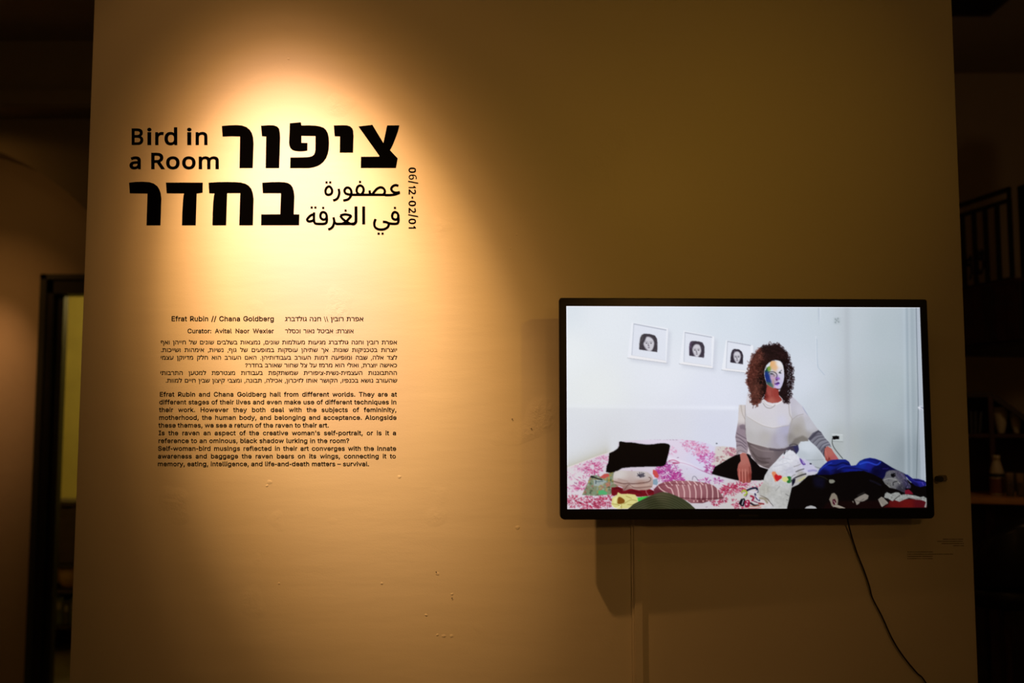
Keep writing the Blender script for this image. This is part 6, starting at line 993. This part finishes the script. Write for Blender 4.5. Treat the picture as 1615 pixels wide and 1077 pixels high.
# ------------------------------------------------------------------ the dark bar corner at the right
K0 = at(1568, 640, 2.00); PH = math.radians(24)
UX = Vector((math.cos(PH), -math.sin(PH), 0)); NV = Vector((math.sin(PH), math.cos(PH), 0))
def loc(px, py, back=0.0):
    p = hit(px, py, K0 + NV * back, NV) - K0; return p.dot(UX), p.z + K0.z
def rz_(): return -PH
BX, BY = K0.x, K0.y
cz0 = loc(1575, 782)[1]
cn = empty('bar_counter', (BX, BY, 0), rz_(), label='orange-brown wooden bar counter at the right edge behind the partition', cat='counter')
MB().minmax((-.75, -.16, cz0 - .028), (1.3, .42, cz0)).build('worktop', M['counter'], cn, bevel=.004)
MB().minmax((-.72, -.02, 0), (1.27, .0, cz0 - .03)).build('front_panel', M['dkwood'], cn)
for x in (-.70, loc(1561, 820)[0] - .02, .62, 1.22): MB().minmax((x, -.05, 0), (x + .04, -.021, cz0 - .03)).build('post', M['redwood'], cn, bevel=.003)
MB().minmax((-.72, .36, 0), (1.27, .40, cz0 - .03)).build('rear_panel', M['dkwood'], cn)
# shelf unit standing on the counter
BK = 0.10
u0 = loc(1563, 650, BK)[0]; zt2 = loc(1563, 619, BK)[1]; zs = loc(1575, 684, BK)[1]; zb = cz0 + .001
ur_, zr = loc(1615, 653, BK)
sh_ = empty('wall_cabinet', (BX, BY, 0), rz_(), label='dark open cabinet with a sloping top standing on the bar counter', cat='cabinet')
MB().minmax((-.62, BK, zt2 - .022), (u0 + .012, BK + .26, zt2)).build('top', M['dkwood'], sh_, bevel=.002)
sl_p = [(u0 + .008, zt2), (ur_, zr), (ur_ + .10, zr - .075), (ur_ + .10, zr - .105), (ur_, zr - .030), (u0 + .008, zt2 - .030)]
MB().prism(sl_p, BK - .004, BK + .26).build('sloping_top', M['dkwood'], sh_)
MB().minmax((u0 - .011, BK - .003, zb), (u0 + .011, BK + .24, zt2 - .02)).build('divider', M['redwood'], sh_, bevel=.002)
MB().minmax((-.62, BK, zb), (-.60, BK + .24, zt2 - .022)).build('side_panel', M['dkwood'], sh_)
MB().minmax((ur_ + .08, BK, zb), (ur_ + .10, BK + .24, zr - .10)).build('side_panel', M['dkwood'], sh_)
MB().minmax((-.60, BK, zs - .020), (u0 - .011, BK + .24, zs)).build('shelf', M['redwood'], sh_, bevel=.002)
MB().minmax((u0 + .011, BK, zs - .020), (ur_ + .08, BK + .24, zs)).build('shelf', M['redwood'], sh_, bevel=.002)
MB().prism([(-.60, zb), (ur_ + .09, zb), (ur_ + .09, zr - .085), (ur_, zr - .015), (u0 + .008, zt2 - .012), (-.60, zt2 - .004)], BK + .24, BK + .26).build('back_panel', M['dkwood'], sh_)
def bar_thing(name, px, base, back, **kw):
    u, _ = loc(px, 700, back); p = K0 + UX * u + NV * back; return empty(name, (p.x, p.y, base + .0005), rz_(), **kw)
sc_ = (K0 - CAM).length / F                    # metres per pixel there
for px, w_, zz0, lb in ((1579.5, 10.2, 641, 'large pale tapered jar in the right half of the bar cabinet'), (1604, 8.2, 651, 'smaller pale tapered jar at the right edge of the bar cabinet')):
    v_ = bar_thing('tapered_jar', px, zs, BK + .08, label=lb, cat='jar', group='pale jars in the bar cabinet')
    H_ = loc(px, zz0, BK + .08)[1] - zs - .001; R_ = w_ * sc_
    MB().lathe([(0, 0), (R_ * .42, 0), (R_ * .50, H_ * .06), (R_ * .80, H_ * .40), (R_ * .97, H_ * .72), (R_ * 1.0, H_ * .90), (R_ * .90, H_ * .90), (R_ * .70, H_ * .35), (0, H_ * .1)], n=26).build('body', M['cream'], v_, smooth=True)
    MB().lathe([(R_ * .90, H_ * .88), (R_ * 1.05, H_ * .90), (R_ * 1.05, H_ * .97), (R_ * .92, H_), (R_ * .86, H_ * .97), (R_ * .86, H_ * .9)], n=26).build('rim', M['cream'], v_, smooth=True)
for px, tilt, lb in ((1545, 6, 'tilted dark book leaning in the left half of the bar cabinet'), (1539, 2, 'upright dark book at the far left of the bar cabinet'), (1533, 0, 'dark book half hidden by the partition edge in the bar cabinet')):
    v_ = bar_thing('leaning_book', px, zs, BK + .09, label=lb, cat='book', group='dark books in the bar cabinet')
    mt = Matrix.Rotation(math.radians(tilt), 4, 'Y')
    MB().minmax((-.006, -.06, 0), (.006, .06, .105)).build('cover', M['bookd'], v_, bevel=.0015, mtx=mt)
    MB().minmax((-.0045, -.057, .003), (.0045, .062, .1055)).build('page_block', M['bookg'], v_, mtx=mt)
# bottle
bt = bar_thing('bottle', 1570, cz0, .025, label='pale-shouldered bottle with a dull red label on the bar counter', cat='bottle')
H_ = loc(1570, 718, .02)[1] - cz0; R_ = 9.8 * sc_
MB().lathe([(0, 0), (R_ * .9, 0), (R_, H_ * .03), (R_, H_ * .50), (R_ * .97, H_ * .56), (R_ * .85, H_ * .66), (R_ * .62, H_ * .80), (R_ * .46, H_ * .88), (R_ * .46, H_ * .9)], n=26).build('body', M['cream'], bt, smooth=True)
MB().lathe([(R_ * 1.01, H_ * .06), (R_ * 1.03, H_ * .07), (R_ * 1.03, H_ * .42), (R_ * 1.01, H_ * .43)], n=26).build('label', M['label'], bt, smooth=True)
MB().lathe([(R_ * 1.02, H_ * .46), (R_ * 1.04, H_ * .47), (R_ * 1.04, H_ * .54), (R_ * 1.01, H_ * .55)], n=26).build('band', M['tvback'], bt, smooth=True)
MB().lathe([(R_ * .46, H_ * .89), (R_ * .54, H_ * .89), (R_ * .54, H_), (0, H_)], n=20).build('cap', M['cream'], bt, smooth=True)
for px, py, lb in ((1590, 745, 'drinking glass beside the bottle on the bar counter'), (1606.5, 746, 'drinking glass at the right picture edge on the bar counter')):
    g = bar_thing('drinking_glass', px, cz0, -.03, label=lb, cat='glass', group='glasses on the bar counter')
    H_ = loc(px, py, -.03)[1] - cz0; R_ = 6.2 * sc_
    MB().lathe([(0, 0), (R_ * .8, 0), (R_ * .86, H_ * .02), (R_, H_ * .99), (R_ * .97, H_), (R_ * .93, H_ * .98), (R_ * .80, H_ * .07), (0, H_ * .06)], n=24).build('body', M['glass'], g, smooth=True)
    MB().lathe([(0, H_ * .065), (R_ * .78, H_ * .065), (R_ * .86, H_ * .5), (0, H_ * .5)], n=20).build('contents', M['label'], g, smooth=True)

# bar stools with rounded leather backs in front of the counter
def stool(px, Y, py_top, label):
    p = at(px, 900, Y); zt_ = at(px, py_top, Y).z
    s_ = empty('bar_stool', (p.x, p.y, 0), math.radians(200), label=label, cat='stool')
    sz = zt_ - .30; Rb = .21
    MB().lathe([(0, sz - .07), (Rb * .85, sz - .07), (Rb * .98, sz - .045), (Rb, sz - .01), (Rb * .93, sz + .015), (0, sz + .022)], n=28).build('seat', M['leather'], s_, smooth=True)
    vs_ = []; fs = []; n = 18; sec = 8
    for i in range(n + 1):
        a = math.radians(-75 + 150 * i / n); hgt = .30 * (0.45 + .55 * math.cos(math.radians(-90 + 180 * i / n)) ** .5 if 0 < i < n else .45)
        for j in range(sec):
            b = 2 * math.pi * j / sec; rr = Rb * .96 + .022 * math.cos(b); zz = sz + .0 + hgt * (.5 + .5 * math.sin(b))
            vs_.append((rr * math.sin(a), rr * math.cos(a), zz))
    for i in range(n):
        for j in range(sec):
            a = i * sec + j; b = i * sec + (j + 1) % sec; fs.append((a, b, b + sec, a + sec))
    fs += [tuple(range(sec)), tuple(range(n * sec, (n + 1) * sec))]
    MB().add(vs_, fs).build('backrest', M['leather'], s_, smooth=True)
    for k in range(4):
        a = math.pi / 4 + k * math.pi / 2
        MB().tube([(Rb * .7 * math.cos(a), Rb * .7 * math.sin(a), sz - .06), (Rb * 1.05 * math.cos(a), Rb * 1.05 * math.sin(a), 0)], .013, 8).build('leg', M['redwood'], s_)
    MB().tube([(Rb * .95 * math.cos(a * math.pi / 12), Rb * .95 * math.sin(a * math.pi / 12), .28) for a in range(25)], .008, 6).build('foot_ring', M['iron'], s_)
stool(1584, 1.52, 806, 'black leather bar stool with a rounded back beside the partition edge')

# raised loft with an iron railing above the bar
YL = 2.35
xa_, za_ = at(1478, 553, YL).x, at(1520, 553, YL + .25).z; xb_, zb_ = at(1606, 545, YL - .05).x, at(1606, 545, YL - .05).z
LPH = math.radians(78); L0 = at(1590, 500, YL); LU = Vector((math.cos(LPH), -math.sin(LPH), 0)); LN = Vector((math.sin(LPH), math.cos(LPH), 0))
def ll(px, py):
    p = hit(px, py, L0, LN) - L0; return p.dot(LU), p.z + L0.z
lbz = ll(1590, 546)[1]; ltz = ll(1590, 442)[1]; rtz = ll(1590, 295)[1]
lo = empty('loft', (L0.x, L0.y, 0), -LPH, label='dark wooden loft edge of upright boards hanging over the bar', cat='loft')
ux1 = ll(1608, 500)[0]; ux0 = ll(1500, 500)[0] - .25
MB().minmax((ux0, .02, lbz), (ux1, .9, lbz + .05)).build('deck', M['dkwood'], lo)
x = ux0; i = 0
while x < ux1 - .01:
    w_ = .085; MB().minmax((x + .0015, 0 + .003 * (i % 2), lbz + .03), (min(x + w_ - .0015, ux1), .02, ltz - .012)).build('board', M['redwood'] if i % 3 else M['dkwood'], lo, bevel=.0015); x += w_; i += 1
MB().minmax((ux0, -.008, ltz - .014), (ux1, .05, ltz + .004)).build('cap_rail', M['redwood'], lo, bevel=.002)
MB().minmax((ux1 - .02, .035, ll(1610, 640)[1]), (ux1 + .10, .13, rtz + .0)).build('post', M['iron'], lo)
rl = empty('railing', (L0.x, L0.y, 0), -LPH, label='black iron railing with scrollwork on top of the loft edge', cat='railing')
t0, t1 = rtz, ll(1590, 313)[1]
x0_ = ux0; x1_ = ll(1592, 300)[0]
MB().minmax((x0_, -.008, t0 - .022), (x1_, .012, t0)).build('top_rail', M['iron'], rl, bevel=.001)
MB().minmax((x0_, -.008, t1 - .018), (x1_, .012, t1)).build('rail', M['iron'], rl, bevel=.001)
MB().minmax((x0_, -.006, ltz + .005), (x1_, .010, ltz + .014)).build('bottom_rail', M['iron'], rl, bevel=.001)
xs_ = [ll(p, 380)[0] for p in (1594, 1574, 1555, 1537, 1519, 1501, 1484)]
for x in xs_: MB().minmax((x - .009, -.009, ltz + .014), (x + .009, .011, t1 - .005)).build('bar', M['iron'], rl, bevel=.001)
MB().minmax((x1_ - .012, -.008, ltz + .014), (x1_, .010, t0)).build('end_post', M['iron'], rl)
for px, py, s in ((1546, 402, 1), (1546, 402, -1), (1528, 412, 1), (1510, 405, -1)):
    cx_, cz_ = ll(px, py); pts = []
    for k in range(22):
        a = k / 21 * 2.3 * math.pi; r = .004 + .018 * k / 21
        pts.append((cx_ + s * (.012 + r * math.cos(a)) - s * .012, -.001, cz_ + r * math.sin(a) * 1.5))
    pts += [(cx_ + s * .022, -.001, cz_ - .06), (cx_ + s * .004, -.001, cz_ - .10)]
    MB().tube(pts, .006, 6).build('scroll', M['iron'], rl)

# air grille in the ceiling at the upper right
vp = at(1530, 8, 0); r = ray(1530, 8); t = (CZ - CAM.z) / r.z; vp = CAM + r * t
vg = empty('air_vent', (vp.x, vp.y, CZ), label='dark slatted air grille in the ceiling at the upper right', cat='vent')
MB().minmax((-.16, -.12, -.012), (.16, -.10, 0)).minmax((-.16, .10, -.012), (.16, .12, 0)).minmax((-.16, -.10, -.012), (-.14, .10, 0)).minmax((.14, -.10, -.012), (.16, .10, 0)).build('frame', M['dkwood'], vg)
for k in range(7): MB().box((0, -.08 + k * .027, -.006), (.28, .012, .006)).build('slat', M['tvback'], vg)
